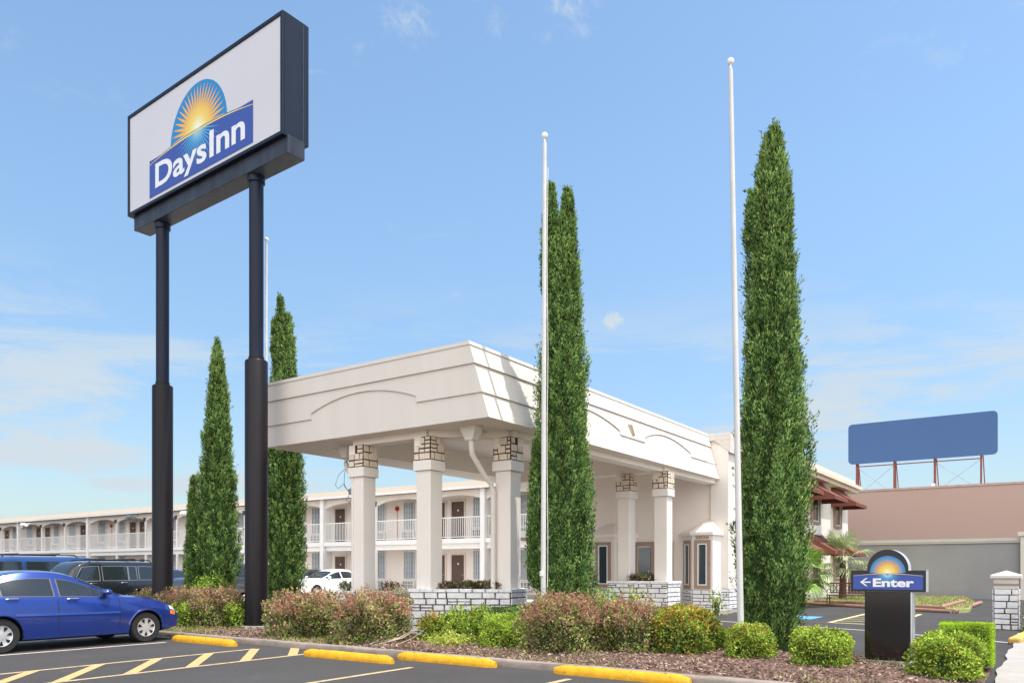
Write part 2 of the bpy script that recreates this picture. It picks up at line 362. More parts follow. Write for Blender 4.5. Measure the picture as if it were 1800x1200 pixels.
def stone_planter(name, label, poly, H, seed, loc, cap=.07, rh=.13, group=None, base=0.):
    t = thing(name, label, 'planter', loc, group); n = len(poly)
    mb = MB(); mb.prism([(x, y, base) for x, y in poly], (0, 0, H-cap-.0))
    for i in range(n):
        a = Vector((*poly[i], base)); b = Vector((*poly[(i+1) % n], base)); d = b-a
        nrm = Vector((d.y, -d.x, 0)).normalized()
        ashlar(mb, a, d.normalized(), (0, 0, 1), nrm, d.length, H-cap, rh, seed+i)
    mb.build('stone_wall', [mortar, stone], t)
    cb = MB(); outp = offset_poly(poly, -.045); inp = offset_poly(poly, .17); z0, z1 = base+H-cap, base+H
    for i in range(n):
        j = (i+1) % n; a = Vector((*outp[i], z0)); b = Vector((*outp[j], z0)); c = Vector((*inp[j], z0)); d = Vector((*inp[i], z0))
        k = max(1, int((b-a).length/.26)); 
        for q in range(k):
            t0, t1 = q/k+.006, (q+1)/k-.006
            pq = [a.lerp(b, t0), a.lerp(b, t1), d.lerp(c, t1), d.lerp(c, t0)]; cb.prism(pq, (0, 0, cap*random.uniform(.92, 1.04)))
    cb.build('coping', stone, t, bev=.006)
    sb = MB(); sb.add([(x, y, z1-.05) for x, y in inp], [tuple(range(n))]); sb.build('soil', soil, t)
    return t
def cam2w(X, Y): return (.8217*X-.57*Y, .57*X+.8217*Y)

# ================================================================== ENTRANCE CANOPY
can = thing('entrance_canopy', 'big cream drive-through entrance canopy with arched fascia relief on square columns', 'canopy', (-12.5, 18.5, 0))
U0, U1, V0, V1, ZS, ZT, SL = -15.96, -9.12, 12.35, 25.38, 4.45, 5.98, .52
# fascia: core shell (front vertical, right side leaning in), then raised bands
fb = MB()
core = [(U0, V0, ZS), (U1, V0, ZS), (U1-SL, V0, ZT), (U0, V0, ZT)]
fb.prism(core, (0, .22, 0))
fb.obox((U0, V0+.22, ZS), (0.22, 0, 0), (0, V1-V0-.22, 0), (0, 0, ZT-ZS))
fb.prism([(U1, V0+.22, ZS), (U1-SL, V0+.22, ZT), (U1-SL-.22, V0+.22, ZT), (U1-.25, V0+.22, ZS)], (0, V1-V0-.22, 0))
fb.build('fascia', stucco_w, can)
def arcpts(x0, x1, z0, zr, n=14, inset=0):   # arch from (x0,z0+step) bulging to zr
    out_ = []
    for i in range(n+1):
        t = i/n; out_.append((x0+(x1-x0)*t, z0+(zr-z0)*math.sin(math.pi*t)**.75)); 
    return out_
def relief(arches, a0, a1, frm, ext, zlow, ztop, extra=0):
    pts = [(a0, zlow)]
    for (x0, x1) in arches:
        pts += [(x0, zlow)]; n = 16
        for i in range(n+1):
            t = i/n; pts.append((x0+(x1-x0)*t, zlow+.13+.30*(1-(2*t-1)**2)))
        pts += [(x1, zlow)]
    pts += [(a1, zlow), (a1, ztop), (a0, ztop)]
    return [frm(x, z) for x, z in pts]
def slopex(z): return U1-SL*(z-ZS)/(ZT-ZS)
# front relief: right ends follow the leaning corner
n_s = Vector((ZT-ZS, 0, SL)).normalized()
mb = MB()
d1, d2, d3 = .035, .075, .095
def front_relief(z0, z1, d, arches=()):
    pts = relief(arches, U0+.0, 0, lambda x, z: (x, V0, z), None, z0, z1)
    P = []
    for (x, y, z) in pts:
        P.append((slopex(z)+d*1.06 if x == 0 else x, y, z))
    mb.prism(P, (0, -d, 0))
front_relief(4.96, 5.55, d1, [(-14.29, -11.0)])
front_relief(5.55, ZT, d2); front_relief(5.925, ZT+.02, d3)
mb.build('front_relief_band', stucco_w, can)
mb = MB()
def side_relief(z0, z1, d, arches=()):
    pts = relief(arches, V0+.001, V1, lambda y, z: (slopex(z), y, z), None, z0, z1)
    mb.prism(pts, (d*1.06, 0, 0))
side_relief(4.96, 5.55, d1, [(15.0, 18.35), (19.85, 23.2)])
side_relief(5.55, ZT, d2); side_relief(5.925, ZT+.02, d3)
mb.build('side_relief_band', stucco_w, can)
mb = MB()
for k in range(3):
    c = Vector((slopex(5.1), 19.02+.1*k, 5.02)); s_ = .03*(1-k)
    mb.prism([(slopex(5.03), 19.02+.045*k+.02, 5.03), (slopex(5.03), 19.02+.045*k+.05, 5.03), (slopex(5.33), 18.97+.08*k+.055, 5.33), (slopex(5.33), 18.97+.08*k, 5.33)], n_s*(.06+.01*k))
mb.build('keystone', M('tan_keystone', (.36, .28, .20), .8), can)
# roof, soffit ring, recessed ceiling
mb = MB(); mb.box(U0+.22, V0+.22, ZT-.35, U1-SL-.2, V1, ZT-.25)
mb.build('roof', M('flat_roof_gravel', (.45, .42, .38), .95), can)
mb = MB(); zs0, zs1 = ZS-.004, ZS+.12
mb.box(U0+.02, V0+.02, zs0, U1-.03, V0+1.0, zs1); mb.box(U0+.02, V0+1.0, zs0, U0+1.15, V1, zs1); mb.box(U1-.95, V0+1.0, zs0, U1-.03, V1, zs1)
mb.box(U0+.3, V0+.3, 5.0, U1-.9, V1, 5.06); mb.box(U0+1.10, V0+.95, 4.57, U0+1.15, V1, 5.0); mb.box(U0+1.15, V0+.95, 4.57, U1-1.0, V0+1.0, 5.0)
mb.build('soffit', ceilm, can)
cA, cB, cC, cD, cE, cF = (-13.2, 12.95), (-11.17, 12.94), (-9.80, 13.98), (-10.62, 21.4), (-9.42, 21.4), (-12.35, 21.4)
def beam(mb, p, q, w=.34, z0=4.30, z1=4.447):
    p, q = Vector((*p, 0)), Vector((*q, 0)); d = (q-p).normalized(); s_ = Vector((-d.y, d.x, 0))*w/2
    mb.prism([(p-s_).to_tuple()[:2]+(z0,), (q-s_).to_tuple()[:2]+(z0,), (q+s_).to_tuple()[:2]+(z0,), (p+s_).to_tuple()[:2]+(z0,)], (0, 0, z1-z0))
for (nm, p, q, z0) in (('front', (-13.35, 12.95), (-11.1, 12.945), 4.30), ('corner', cB, cC, 4.302), ('right', (-9.70, 13.9), (-9.45, 25.3), 4.304), ('rear', (-15.4, 21.4), (-9.3, 21.4), 4.306)):
    mb = MB(); beam(mb, p, q, .36, z0, 5.0 if nm in ('rear', 'left', 'right', 'corner') else 4.447); mb.build('beam', ceilm, can)
mb = MB(); mb.tube([(-11.0, 15.2, 4.985), (-11.0, 15.2, 4.999)], .13, 20); mb.build('ceiling_light', trimw, can)
colm = M('column_stucco', (.78, .715, .65), .85, .04, 1, .08, 70)
def column(c, seed, w=.40, zt=4.31, zb=.0, left=False):
    x, y = c; h = w/2; mb = MB(); mb.box(x-h, y-h, zb, x+h, y+h, 3.58)
    o = mb.build('column', colm, can, bev=.012)
    mb = MB(); g = .05; mb.box(x-h-g, y-h-g, 3.58, x+h+g, y+h+g, 3.80); mb.build('column_band', colm, o, bev=.01)
    mb = MB(); mb.box(x-h-.03, y-h-.03, 3.80, x+h+.03, y+h+.03, zt-.001, 0)
    q = h+.03; S = 2*q
    shp = (lambda a, z: z < .30 or a > S*.45)
    shp2 = (lambda a, z: z < .42 or a < S*.5)
    ashlar(mb, (x-q, y-q, 3.805), (1, 0, 0), (0, 0, 1), (0, -1, 0), S, zt-3.81, .145, seed, 1, 0, .022, shp, (.12, .26))
    ashlar(mb, (x+q, y-q, 3.805), (0, 1, 0), (0, 0, 1), (1, 0, 0), S, zt-3.81, .145, seed+5, 1, 0, .022, shp2, (.12, .26))
    ashlar(mb, (x-q, y+q, 3.805), (0, -1, 0), (0, 0, 1), (-1, 0, 0), S, zt-3.81, .145, seed+9, 1, 0, .022, shp, (.12, .26))
    # plain stucco where the stepped stone stops
    mb.build('stone_capital', [mortar if False else ceilm, stonet], o)
    mb = MB(); 
    mb.box(x-q-.006, y-q-.006, 3.80, x+q+.006, y+q+.006, 4.08); mb.box(x-.03, y-q-.006, 4.08, x+q+.006, y+.03, zt-.004)
    mb.build('mortar_backing', mortar, o)
    return o
cols = [column(c, 11+7*i) for i, c in enumerate((cA, cB, cC, cD, cE, cF))]
# downspouts with funnels
def funnel(mb, x, y, zt, a=.20, b=.09, h=.30):
    V = [(x-a, y-a*.7, zt-.07), (x+a, y-a*.7, zt-.07), (x+a, y+a*.7, zt-.07), (x-a, y+a*.7, zt-.07), (x-b, y-b, zt-h), (x+b, y-b, zt-h), (x+b, y+b, zt-h), (x-b, y+b, zt-h)]
    mb.add(V, [(0, 1, 5, 4), (1, 2, 6, 5), (2, 3, 7, 6), (3, 0, 4, 7), (4, 5, 6, 7), (3, 2, 1, 0)]); mb.box(x-a, y-a*.7, zt-.07, x+a, y+a*.7, zt-.004)
mb = MB(); funnel(mb, -10.02, 12.95, ZS)
mb.tube([(-10.02, 12.95, 4.2), (-10.02, 12.95, 4.0), (-10.04, 13.0, 3.88), (-10.03, 13.4, 3.48), (-10.0, 13.62, 3.3), (-10.0, 13.70, 3.12), (-10.0, 13.70, .9)], .058, 14)
mb.build('downspout', colm, can, smooth=True, sharp=50)
mb = MB(); funnel(mb, -14.2, 13.35, ZS, .17, .08, .28)
mb.tube([(-14.2, 13.35, 4.2), (-14.2, 13.35, 4.03), (-14.1, 13.3, 3.9), (-13.7, 13.1, 3.6), (-13.45, 13.0, 3.45)], .058, 14)
mb.build('downspout', colm, can, smooth=True, sharp=50)
mb = MB(); mb.obox((-13.72, 12.98, 3.22), (.22, -.05, .05), (.04, .16, 0), (-.02, 0, .12)); mb.tube([(-13.5, 12.98, 3.25), (-13.42, 12.98, 3.25)], .03, 8)
mb.tube([(-13.66, 12.94, 3.2), (-13.72, 12.9, 3.08), (-13.6, 12.9, 3.02), (-13.55, 12.93, 3.12)], .012, 6)
mb.build('floodlight', M('grey_floodlight_metal', (.22, .22, .23), .5), can)
mb = MB(); mb.tube([(-14.05, 13.28, 3.95), (-14.3, 13.2, 3.75), (-14.36, 13.15, 3.5), (-14.2, 13.1, 3.4), (-13.95, 13.05, 3.5), (-13.8, 13.0, 3.35), (-13.68, 12.98, 3.28)], .006, 5)
mb.tube([(-14.15, 13.3, 3.98), (-14.1, 13.2, 3.7), (-14.0, 13.1, 3.45), (-13.75, 13.0, 3.3)], .006, 5); mb.build('loose_wires', darkm, can)
mb = MB(); mb.tube([(-13.33, 12.735, 4.3), (-13.33, 12.735, .8)], .016, 6); mb.build('conduit', colm, can)

# planters round the columns
plA = [cam2w(*p) for p in ((-4.05, 18.15), (-3.9, 17.65), (-3.3, 17.45), (-2.72, 17.6), (-2.5, 18.1), (-2.7, 18.7), (-3.4, 18.9), (-3.95, 18.6))]
plB = [cam2w(*p) for p in ((-2.20, 16.72), (-.03, 16.52), (.31, 17.2), (.25, 17.62), (-.4, 17.95), (-2.0, 17.9))]
plD = [(-11.0, 20.95), (-9.1, 20.95), (-9.1, 21.85), (-11.0, 21.85)]
plF = [(-13.0, 20.95), (-11.95, 20.95), (-11.95, 21.85), (-13.0, 21.85)]
stone_planter('stone_planter', 'long white painted stone planter under the two front right canopy columns', plB, 1.03, 31, (-10.6, 13.7, 0), group='stone planters under the canopy columns')
stone_planter('stone_planter', 'low rounded white stone planter under the left front canopy column', plA, .96, 41, (-13.2, 13, 0), group='stone planters under the canopy columns')
stone_planter('stone_planter', 'white stone planter under the pair of rear canopy columns before the entrance', plD, 1.10, 51, (-10, 21.4, 0), group='stone planters under the canopy columns')
stone_planter('stone_planter', 'stone planter mostly hidden behind the double-topped cypress under a rear column', plF, 1.10, 61, (-12.4, 21.4, 0), group='stone planters under the canopy columns')

# ================================================================== OFFICE BLOCK
off = thing('office_building', 'cream stucco office block with bay windows and stone base behind the canopy', 'building', (-12.5, 28, 0))
OW = M('office_wall_stucco', (.83, .74, .665), .9, .035, .7, .12, 80)
mb = MB(); mb.box(-16.2, 25.4, 0, -8.9, 26.19, 5.75); mb.build('wall', OW, off)
mb = MB(); mb.box(-9.45, 25.33, 0.0, -8.84, 25.398, 5.6); mb.box(-8.898, 25.40, 0, -8.842, 26.2, 5.598); mb.build('corner_pilaster', colm, off)
mb = MB(); mb.box(-16.3, 25.3, 5.75, -8.75, 26.18, 5.98); mb.prism([(-8.75, 25.3, 5.3), (-8.75, 25.3, 5.75), (-9.3, 25.3, 5.75)], (0, .85, 0)); mb.build('parapet', stucco_w, off, bev=.01)
def slab_walk():
    mb = MB(); mb.box(-16.2, 24.0, -.01, -8.7, 25.4, .14); return mb.build('walkway', walkc, off, bev=.015)
slab_walk()
def bay(x0, x1, re=.55):
    P = [(x0-.6, 25.395), (x0, 24.75), (x1, 24.75), (x1+re, 25.395)]
    b = thing_part = None
    mb = MB(); mb.prism([(x, y, .14) for x, y in P], (0, 0, 2.5)); bo = mb.build('bay_window', colm, off)
    mb = MB(); Pr = [(x0-.72, 25.39), (x0-.04, 24.66), (x1+.04, 24.66), (x1+re+.08, 25.39)]
    mb.prism([(x, y, 2.58) for x, y in Pr], (0, 0, .1)); k = len(mb.v); cx_ = (x0+x1)/2
    mb.add([(x, y, 2.68) for x, y in Pr]+[(cx_-.12, 25.39, 3.1), (cx_+.12, 25.39, 3.1)], [(0, 1, 4), (1, 2, 5, 4), (2, 3, 5)]); mb.build('bay_roof', OW, bo)
    st = MB()
    for i in range(3):
        a = Vector((*P[i], 0)); c = Vector((*P[i+1], 0)); d = c-a; ln = d.length; d.normalize(); nr = Vector((d.y, -d.x, 0))
        st.obox(a+nr*.005+Vector((0, 0, .145)), d*ln, -nr*.05, (0, 0, .62), 0)
        ashlar(st, a+nr*.006+Vector((0, 0, .145)), d, (0, 0, 1), nr, ln, .62, .125, int(x0*-10)+i)
        if ln < .66 and i == 2 and re < .3: continue
        # frame and glass
        fw = min(.62, ln-.14); f0 = a+d*(ln-fw)/2
        mb = MB(); z0, z1 = .80, 2.42
        def fr(e, za, zb, dd, m0, m1):
            mb_ = MB(); o_ = f0+nr*m0; mb_.obox(o_+d*e+Vector((0, 0, za)), d*(fw-2*e), nr*-.02, (0, 0, zb-za)); return mb_
        for (q, za, zb, th, mat_, nm, dep) in ((0, z0, z1, .12, brown, 'frame', .03), (.12, z0+.12, z1-.12, .035, white, 'sash', .04)):
            mb = MB(); o_ = f0+d*q+Vector((0, 0, za)); W_ = fw-2*q; H_ = zb-za
            for (ox, oz, ww, hh) in ((0, 0, W_, th), (0, H_-th, W_, th), (0, th, th, H_-2*th), (W_-th, th, th, H_-2*th)):
                mb.obox(o_+d*ox+Vector((0, 0, oz)), d*ww, nr*dep*-1, (0, 0, hh)) if False else mb.obox(o_+d*ox+Vector((0, 0, oz))+nr*dep, d*ww, nr*-dep, (0, 0, hh))
            mb.build(nm, mat_, bo)
        mb = MB(); q = .15; mb.obox(f0+d*q+Vector((0, 0, z0+q))+nr*.012, d*(fw-2*q), nr*-.01, (0, 0, z1-z0-2*q)); mb.build('glass', glass, bo)
    st.build('stone_base', [mortar, stone], bo)
    return bo
b1 = bay(-13.65, -12.75); b2 = bay(-9.86, -9.16, .10)
# wall base stone between
mb = MB(); mb.box(-9.0, 25.28, .14, -8.80, 26.3, .80, 0); ashlar(mb, (-9.25, 25.28, .14), (1, 0, 0), (0, 0, 1), (0, -1, 0), .45, .66, .125, 8); ashlar(mb, (-8.80, 25.28, .14), (0, 1, 0), (0, 0, 1), (1, 0, 0), 1.02, .66, .125, 9)
mb.box(-9.25, 25.285, .14, -8.999, 25.39, .80, 0)
mb.build('stone_base', [mortar, stone], off)
# entrance door
mb = MB()
for (x0, x1, z0, z1) in ((-12.32, -12.18, .14, 2.42), (-10.95, -10.81, .14, 2.42), (-12.18, -10.95, 2.28, 2.42), (-11.62, -11.50, .14, 2.28)): mb.box(x0, 25.34, z0, x1, 25.397, z1)
od = mb.build('entrance_door', brown, off)
mb = MB(); mb.box(-12.12, 25.36, .2, -11.66, 25.39, 2.22); mb.box(-11.46, 25.36, .2, -11.0, 25.39, 2.22); mb.build('glass', glass, od)
mb = MB(); mb.tube([(-11.68, 25.3, 1.0), (-11.68, 25.3, 1.4)], .015, 8); mb.build('handle', white, od)
mb = MB(); mb.sphere((-11.0, 25.2, 2.72), .09, 12); mb.tube([(-11.0, 25.2, 2.72), (-11.0, 25.395, 2.75)], .02, 8); mb.build('wall_lamp', trimw, off, smooth=True)
mb = MB(); mb.box(-9.47, 25.36, .8, -9.45, 25.398, 5.2); mb.build('conduit', brown, off)
mb = MB(); mb.box(-17.9, 25.9, 2.72, -16.21, 26.17, 2.98); mb.box(-17.9, 26.17, 2.72, -17.01, 28, 2.98); mb.box(-17.85, 25.95, 2.6, -17.02, 27.95, 2.72, 1); mb.build('side_ledge', [trimw, brown], off)

# ---------------------------------------------------------------- text
def text_mesh(txt, size=1., bold=.02, extr=.004):
    c = bpy.data.curves.new('lettering', 'FONT'); c.body = txt; c.size = size; c.extrude = extr; c.offset = bold; c.resolution_u = 4
    o = bpy.data.objects.new('tmp', c); COL.objects.link(o); dg = bpy.context.evaluated_depsgraph_get(); dg.update()
    me = bpy.data.meshes.new_from_object(o.evaluated_get(dg)); bpy.data.objects.remove(o); 
    V = np.array([v.co[:] for v in me.vertices]); F = [tuple(p.vertices) for p in me.polygons]; bpy.data.meshes.remove(me); return V, F
def put_text(txt, org, ax, up, nrm, W, H, mat_, parent, name='lettering', bold=.02, thick=.006):
    """fit text so its box is W wide and its first capital is H high, baseline at org"""
    V, F = text_mesh(txt, 1., bold); capV, _ = text_mesh(txt[0], 1., bold)
    x0, x1 = V[:, 0].min(), V[:, 0].max(); ch = capV[:, 1].max()
    s = W/(x1-x0); sy = H/ch; zz = V[:, 2]; zn = (zz-zz.min())/(np.ptp(zz)+1e-9)
    o, a, u, n_ = map(np.array, (org, ax, up, nrm))
    V = V.copy(); V[:, 1] = np.where(V[:, 1] < -.03, -.03+(V[:, 1]+.03)*.62, V[:, 1])
    P = o+np.outer((V[:, 0]-x0)*s, a)+np.outer(V[:, 1]*sy, u)+np.outer(zn*thick, n_)
    mb = MB(); mb.v = [tuple(p) for p in P]; mb.f = F; mb.m = [0]*len(F); return mb.build(name, mat_, parent)
put_text('2826', (-9.76, 24.745, 2.46), (1, 0, 0), (0, 0, 1), (0, -1, 0), .48, .10, brown, b2, 'house_number', .02, .012)

# ================================================================== WING WITH AWNINGS (right of the office)
wing = thing('hotel_wing', 'cream two storey wing with dark red awnings over its windows', 'building', (-9.5, 35, 0))
mb = MB(); mb.box(-17, 26.2, 0, -8.9, 44, 5.45); mb.build('wall', M('wing_stucco', (.74, .69, .63), .9, .04, .8, .1, 70), wing)
mb = MB(); mb.box(-17.2, 26.2, 5.45, -8.45, 44.4, 5.62); mb.box(-17.0, 26.2, 5.62, -8.30, 44.5, 5.80); mb.box(-17, 26.2, 5.8, -8.6, 44.3, 6.1)
mb.build('eave', M('eave_cream', (.66, .58, .48), .8, .05, 3), wing, bev=.01)
awm = M('dark_red_awning_canvas', (.185, .062, .045), .75, .1, 5)
def awning(v0, v1, zt, drop, out_=1.15):
    mb = MB(); n = 6; prof = []
    for i in range(n+1):
        t = i/n; prof.append((-8.895+out_*(t+.12*math.sin(math.pi*t)*-1), zt-(drop-.16)*t))
    prof2 = prof+[(prof[-1][0], zt-drop)]
    m_ = len(prof2)
    for s_ in (0,):
        k = len(mb.v)
        for (x, z) in prof2: mb.v.append((x, v0, z)); mb.v.append((x, v1, z))
        for i in range(m_-1): mb.f.append((k+2*i, k+2*i+2, k+2*i+3, k+2*i+1)); mb.m.append(0)
        for y in (v0, v1):
            k2 = len(mb.v); mb.v += [(x, y, z) for x, z in prof2]+[(-8.895, y, zt-drop)]; mb.f.append(tuple(range(k2, k2+m_+1))); mb.m.append(0)
    o = mb.build('awning', awm, wing); so_ = o.modifiers.new('cloth', 'SOLIDIFY'); so_.thickness = .012; so_.offset = 0; return o
for v0 in (26.9, 31.2, 35.7, 40.15):
    for (zt, w0, w1) in ((5.5, 3.62, 4.75), (3.1, 1.0, 2.3)):
        awning(v0, v0+2.55, zt, 1.0)
        a, b = v0+.5, v0+2.0
        mb = MB()
        for (y0, y1, z0, z1) in ((a, b, w0-.13, w0), (a, b, w1, w1+.1), (a, a+.13, w0, w1), (b-.13, b, w0, w1)): mb.box(-8.899, y0, z0, -8.80, y1, z1)
        wo = mb.build('window_frame', brown, wing)
        mb = MB(); mb.box(-8.898, a+.13, w0, -8.875, b-.13, w1); mb.build('glass', glass, wo)
        mb = MB(); mb.box(-8.87, a+.13, w0, -8.845, a+.18, w1); mb.box(-8.87, b-.18, w0, -8.845, b-.13, w1); mb.box(-8.87, a+.18, w0, -8.845, b-.18, w0+.05); mb.build('sash', white, wo)
        if zt > 4 and v0 != 40.15:
            mb = MB(); mb.box(-8.899, a+.1, w0-.62, -8.72, b-.2, w0-.2)
            for q in range(4): mb.box(-8.72, a+.16+q*.29, w0-.58, -8.705, a+.38+q*.29, w0-.42); mb.box(-8.72, a+.16+q*.29, w0-.38, -8.705, a+.38+q*.29, w0-.24)
            mb.build('air_conditioner', trimw, wing)

# ================================================================== MOTEL WING (long balconied block at the back)
mot = thing('motel_building', 'long two storey cream motel block with arched balconies, white railings and brown doors', 'building', (-50, 35, 0))
XL, XR, YF, YB = -92, -16.5, 31.8, 33.4
mb = MB(); mb.box(XL, YB, 0, XR, 40, 5.7); mb.build('wall', M('motel_stucco', (.86, .77, .70), .9, .04, .8), mot)
mb = MB(); roofm = M('tan_roof_shingle', (.36, .295, .225), .9, .10, 9, .4, 30)
mb.add([(XL, YF-.38, 5.68), (XR, YF-.38, 5.68), (XR, YF+3.3, 6.5), (XL, YF+3.3, 6.5), (XR, 41, 6.5), (XL, 41, 6.5), (XL, 41, 5.68), (XR, 41, 5.68), (XL, YF-.38, 5.6), (XR, YF-.38, 5.6), (XL, 41, 5.6), (XR, 41, 5.6)],
       [(0, 1, 2, 3), (3, 2, 4, 5), (5, 4, 7, 6), (8, 10, 11, 9), (0, 8, 9, 1), (1, 9, 11, 7, 4, 2), (0, 3, 5, 6, 10, 8), (6, 7, 11, 10)]); mb.build('roof', roofm, mot)
mb = MB(); mb.box(XL, YF-.46, 5.56, XR, YF-.385, 5.70); mb.build('gutter', trimw, mot)
mb = MB(); mb.box(XL, YF-.12, 2.80, XR, YB, 3.05); mb.box(XL, YF+.02, 2.52, XR, YF+.3, 2.80); mb.build('balcony_slab', trimw, mot, bev=.01)
mb = MB(); mb.box(XL, YF-.1, -.01, XR, YB, .13); mb.build('walkway', walkc, mot)
thick = [-91.5, -75, -63, -46.9, -35.7, -23.76, -16.8]
thin = [-87, -83, -78.6, -70.9, -66.9, -58.9, -54.9, -50.9, -43.2, -39.4, -31.4, -27.5, -20.2]
for x in thick:
    mb = MB(); mb.box(x-.14, YF-.2, 0, x+.14, YF+.08, 5.56); mb.box(x-.1, YF+.08, 0, x+.1, YF+.55, 5.5) ; mb.build('post', trimw, mot)
for x in thin:
    mb = MB(); mb.box(x-.065, YF-.05, .13, x+.065, YF+.08, 2.52); mb.box(x-.065, YF-.05, 3.05, x+.065, YF+.08, 5.2); po = mb.build('post', trimw, mot)
    mb = MB(); mb.prism([(x-.07, YF-.16, 4.98), (x+.07, YF-.16, 4.98), (x+.1, YF-.16, 5.24), (x-.1, YF-.16, 5.24)], (0, .1, 0)); mb.build('wall_lantern', darkm, mot)
allp = sorted(thick+thin)
for x0, x1 in zip(allp[:-1], allp[1:]):
    mb = MB(); n = 14; pts = [(x0, YF, 5.56), (x0, YF, 5.02)]
    for i in range(n+1): t = i/n; pts.append((x0+.12+(x1-x0-.24)*t, YF, 5.02+.30*(1-(2*t-1)**2)**.8))
    pts += [(x1, YF, 5.02), (x1, YF, 5.56)]; mb.prism(pts, (0, .1, 0)); mb.build('arched_valance', stucco_w, mot)
    mb = MB(); mb.box(x0+.07, YF-.02, 4.13, x1-.07, YF+.03, 4.18); mb.box(x0+.07, YF-.02, 3.12, x1-.07, YF+.03, 3.16)
    k = int((x1-x0-.2)/.125)
    for i in range(k): q = x0+.14+(x1-x0-.28)*i/(k-1); mb.box(q-.013, YF-.008, 3.16, q+.013, YF+.018, 4.13)
    mb.build('railing', trimw, mot)
wins = [(-79.6, 1.0), (-76.7, 1.1), (-71.7, 1.0), (-68.9, 1.0), (-64.05, 1.1), (-61, .9), (-53.7, .9), (-51.7, .9), (-49, .9), (-45.9, .9), (-42, .9), (-38.1, .85), (-32.62, .85), (-30.28, .85), (-25.2, .9), (-22.3, .9), (-84.5, 1.), (-88, 1.)]
doors = [-81.3, -74.98, -73.3, -67.1, -59.4, -58.0, -47.6, -44.2, -36.0, -28.1, -26.75, -55.6, -19.6, -40.4]
def motwin(x, wd, z0, z1):
    mb = MB(); mb.box(x-wd/2, YB-.03, z0, x+wd/2, YB-.004, z1); wo = mb.build('window', curt, mot)
    mb = MB(); y0 = YB-.07
    for (a, b, c, d) in ((x-wd/2-.05, z0-.05, x+wd/2+.05, z0), (x-wd/2-.05, z1, x+wd/2+.05, z1+.05), (x-wd/2-.05, z0, x-wd/2, z1), (x+wd/2, z0, x+wd/2+.05, z1)): mb.box(a, y0, b, c, YB-.002, d)
    mb.build('frame', trimw, wo)
    mb = MB()
    for i in range(1, 3): q = x-wd/2+wd*i/3; mb.box(q-.012, YB-.045, z0, q+.012, YB-.032, z1)
    for i in range(1, 5): q = z0+(z1-z0)*i/5; mb.box(x-wd/2, YB-.049, q-.012, x+wd/2, YB-.0455, q+.012)
    mb.build('muntins', M('muntin_grey', (.28, .28, .29), .6), wo)
    mb = MB(); mb.box(x-wd/2-.02, YB-.2, z0-.55, x+wd/2+.02, YB, z0-.12)
    for i in range(4): q = x-wd/2+.04+i*(wd-.06)/4; mb.box(q, YB-.212, z0-.5, q+wd/4-.06, YB-.2, z0-.34, 1); mb.box(q, YB-.212, z0-.31, q+wd/4-.06, YB-.2, z0-.16, 1)
    mb.build('air_conditioner', [trimw, M('grille_grey', (.3, .3, .3), .6)], mot)
for x, wd in wins: motwin(x, wd, 3.72, 5.3); motwin(x, wd, .92, 2.45)
for x in doors:
    for z in (3.05, .13):
        mb = MB(); mb.box(x-.44, YB-.035, z, x+.44, YB-.002, z+2.1); do = mb.build('door', doorm, mot)
        mb = MB(); mb.box(x-.52, YB-.06, z, x-.44, YB-.001, z+2.18); mb.box(x+.44, YB-.06, z, x+.52, YB-.001, z+2.18); mb.box(x-.44, YB-.06, z+2.1, x+.44, YB-.001, z+2.18); mb.build('frame', stucco, do)
        mb = MB(); mb.tube([(x+.02, YB-.04, z+1.62), (x+.02, YB-.03, z+1.62)], .055, 10); mb.build('number_plate', white, do)
        mb = MB(); mb.sphere((x+.34, YB-.07, z+1.0), .035, 8); mb.build('handle', M('brass', (.6, .5, .3), .3, 0, metal=1), do)
redm = M('red_alarm_paint', (.45, .02, .02), .5)
for x in (-62.6, -31.25):
    mb = MB(); mb.tube([(x, YB-.1, 4.95), (x, YB-.01, 4.95)], .13, 14); mb.tube([(x, YB-.02, 4.85), (x, YB-.02, 3.1)], .012, 5); mb.build('alarm_bell', redm, mot)
for x, dk in ((-72.0, 0), (-55.3, 1), (-48.5, 0)):
    mb = MB(); mb.obox((x-.3, YF-1.15, 5.2), (.6, 0, 0), (0, .35, -.12), (0, .1, .2)); mb.tube([(x, YF-.85, 5.3), (x, YF-.3, 5.4)], .03, 6)
    mb.build('floodlight', M('dark_flood', (.1, .13, .14), .5) if dk else white, mot)
mb = MB(); mb.box(-49.5, YF+.3, 5.88, -48.9, YF+.75, 6.05); mb.build('roof_vent', white, mot)

# ================================================================== RIGHT BACKGROUND
gwm = M('grey_painted_wall', (.275, .268, .272), .9, .08, .5, .1, 40)
gw = thing('boundary_wall', 'long grey painted boundary wall with pale coping behind the parking lot', 'wall', (0, 44.3, 0))
mb = MB(); mb.box(-8.88, 44.15, 0, 12, 44.4, 2.72); mb.build('wall', gwm, gw)
mb = MB(); mb.box(-8.88, 44.06, 2.72, 12, 44.5, 2.80); mb.box(-8.88, 44.02, 2.80, 12, 44.55, 2.95); mb.build('coping', M('pale_coping', (.52, .49, .46), .8, .05, 2), gw)
mb = MB(); mb.box(-1.25, 43.9, 0, -.35, 44.15, 3.02); mb.box(-1.35, 43.8, 3.02, -.25, 44.25, 3.2); mb.build('pilaster', M('pilaster_cream', (.62, .57, .50), .85, .05, 2), gw, bev=.01)
bm = thing('warehouse', 'plain flat-roofed pinkish brown building beyond the grey wall', 'building', (0, 60, 0))
mb = MB(); mb.box(-22, 50, 0, 30, 75, 6.05); mb.build('wall', M('pinkish_brown_wall', (.50, .345, .28), .95, .02, .3), bm)
mb = MB(); mb.box(-22.05, 49.95, 6.05, 30.05, 75.05, 6.17); mb.build('parapet_cap', M('brown_cap', (.50, .36, .31), .8), bm)
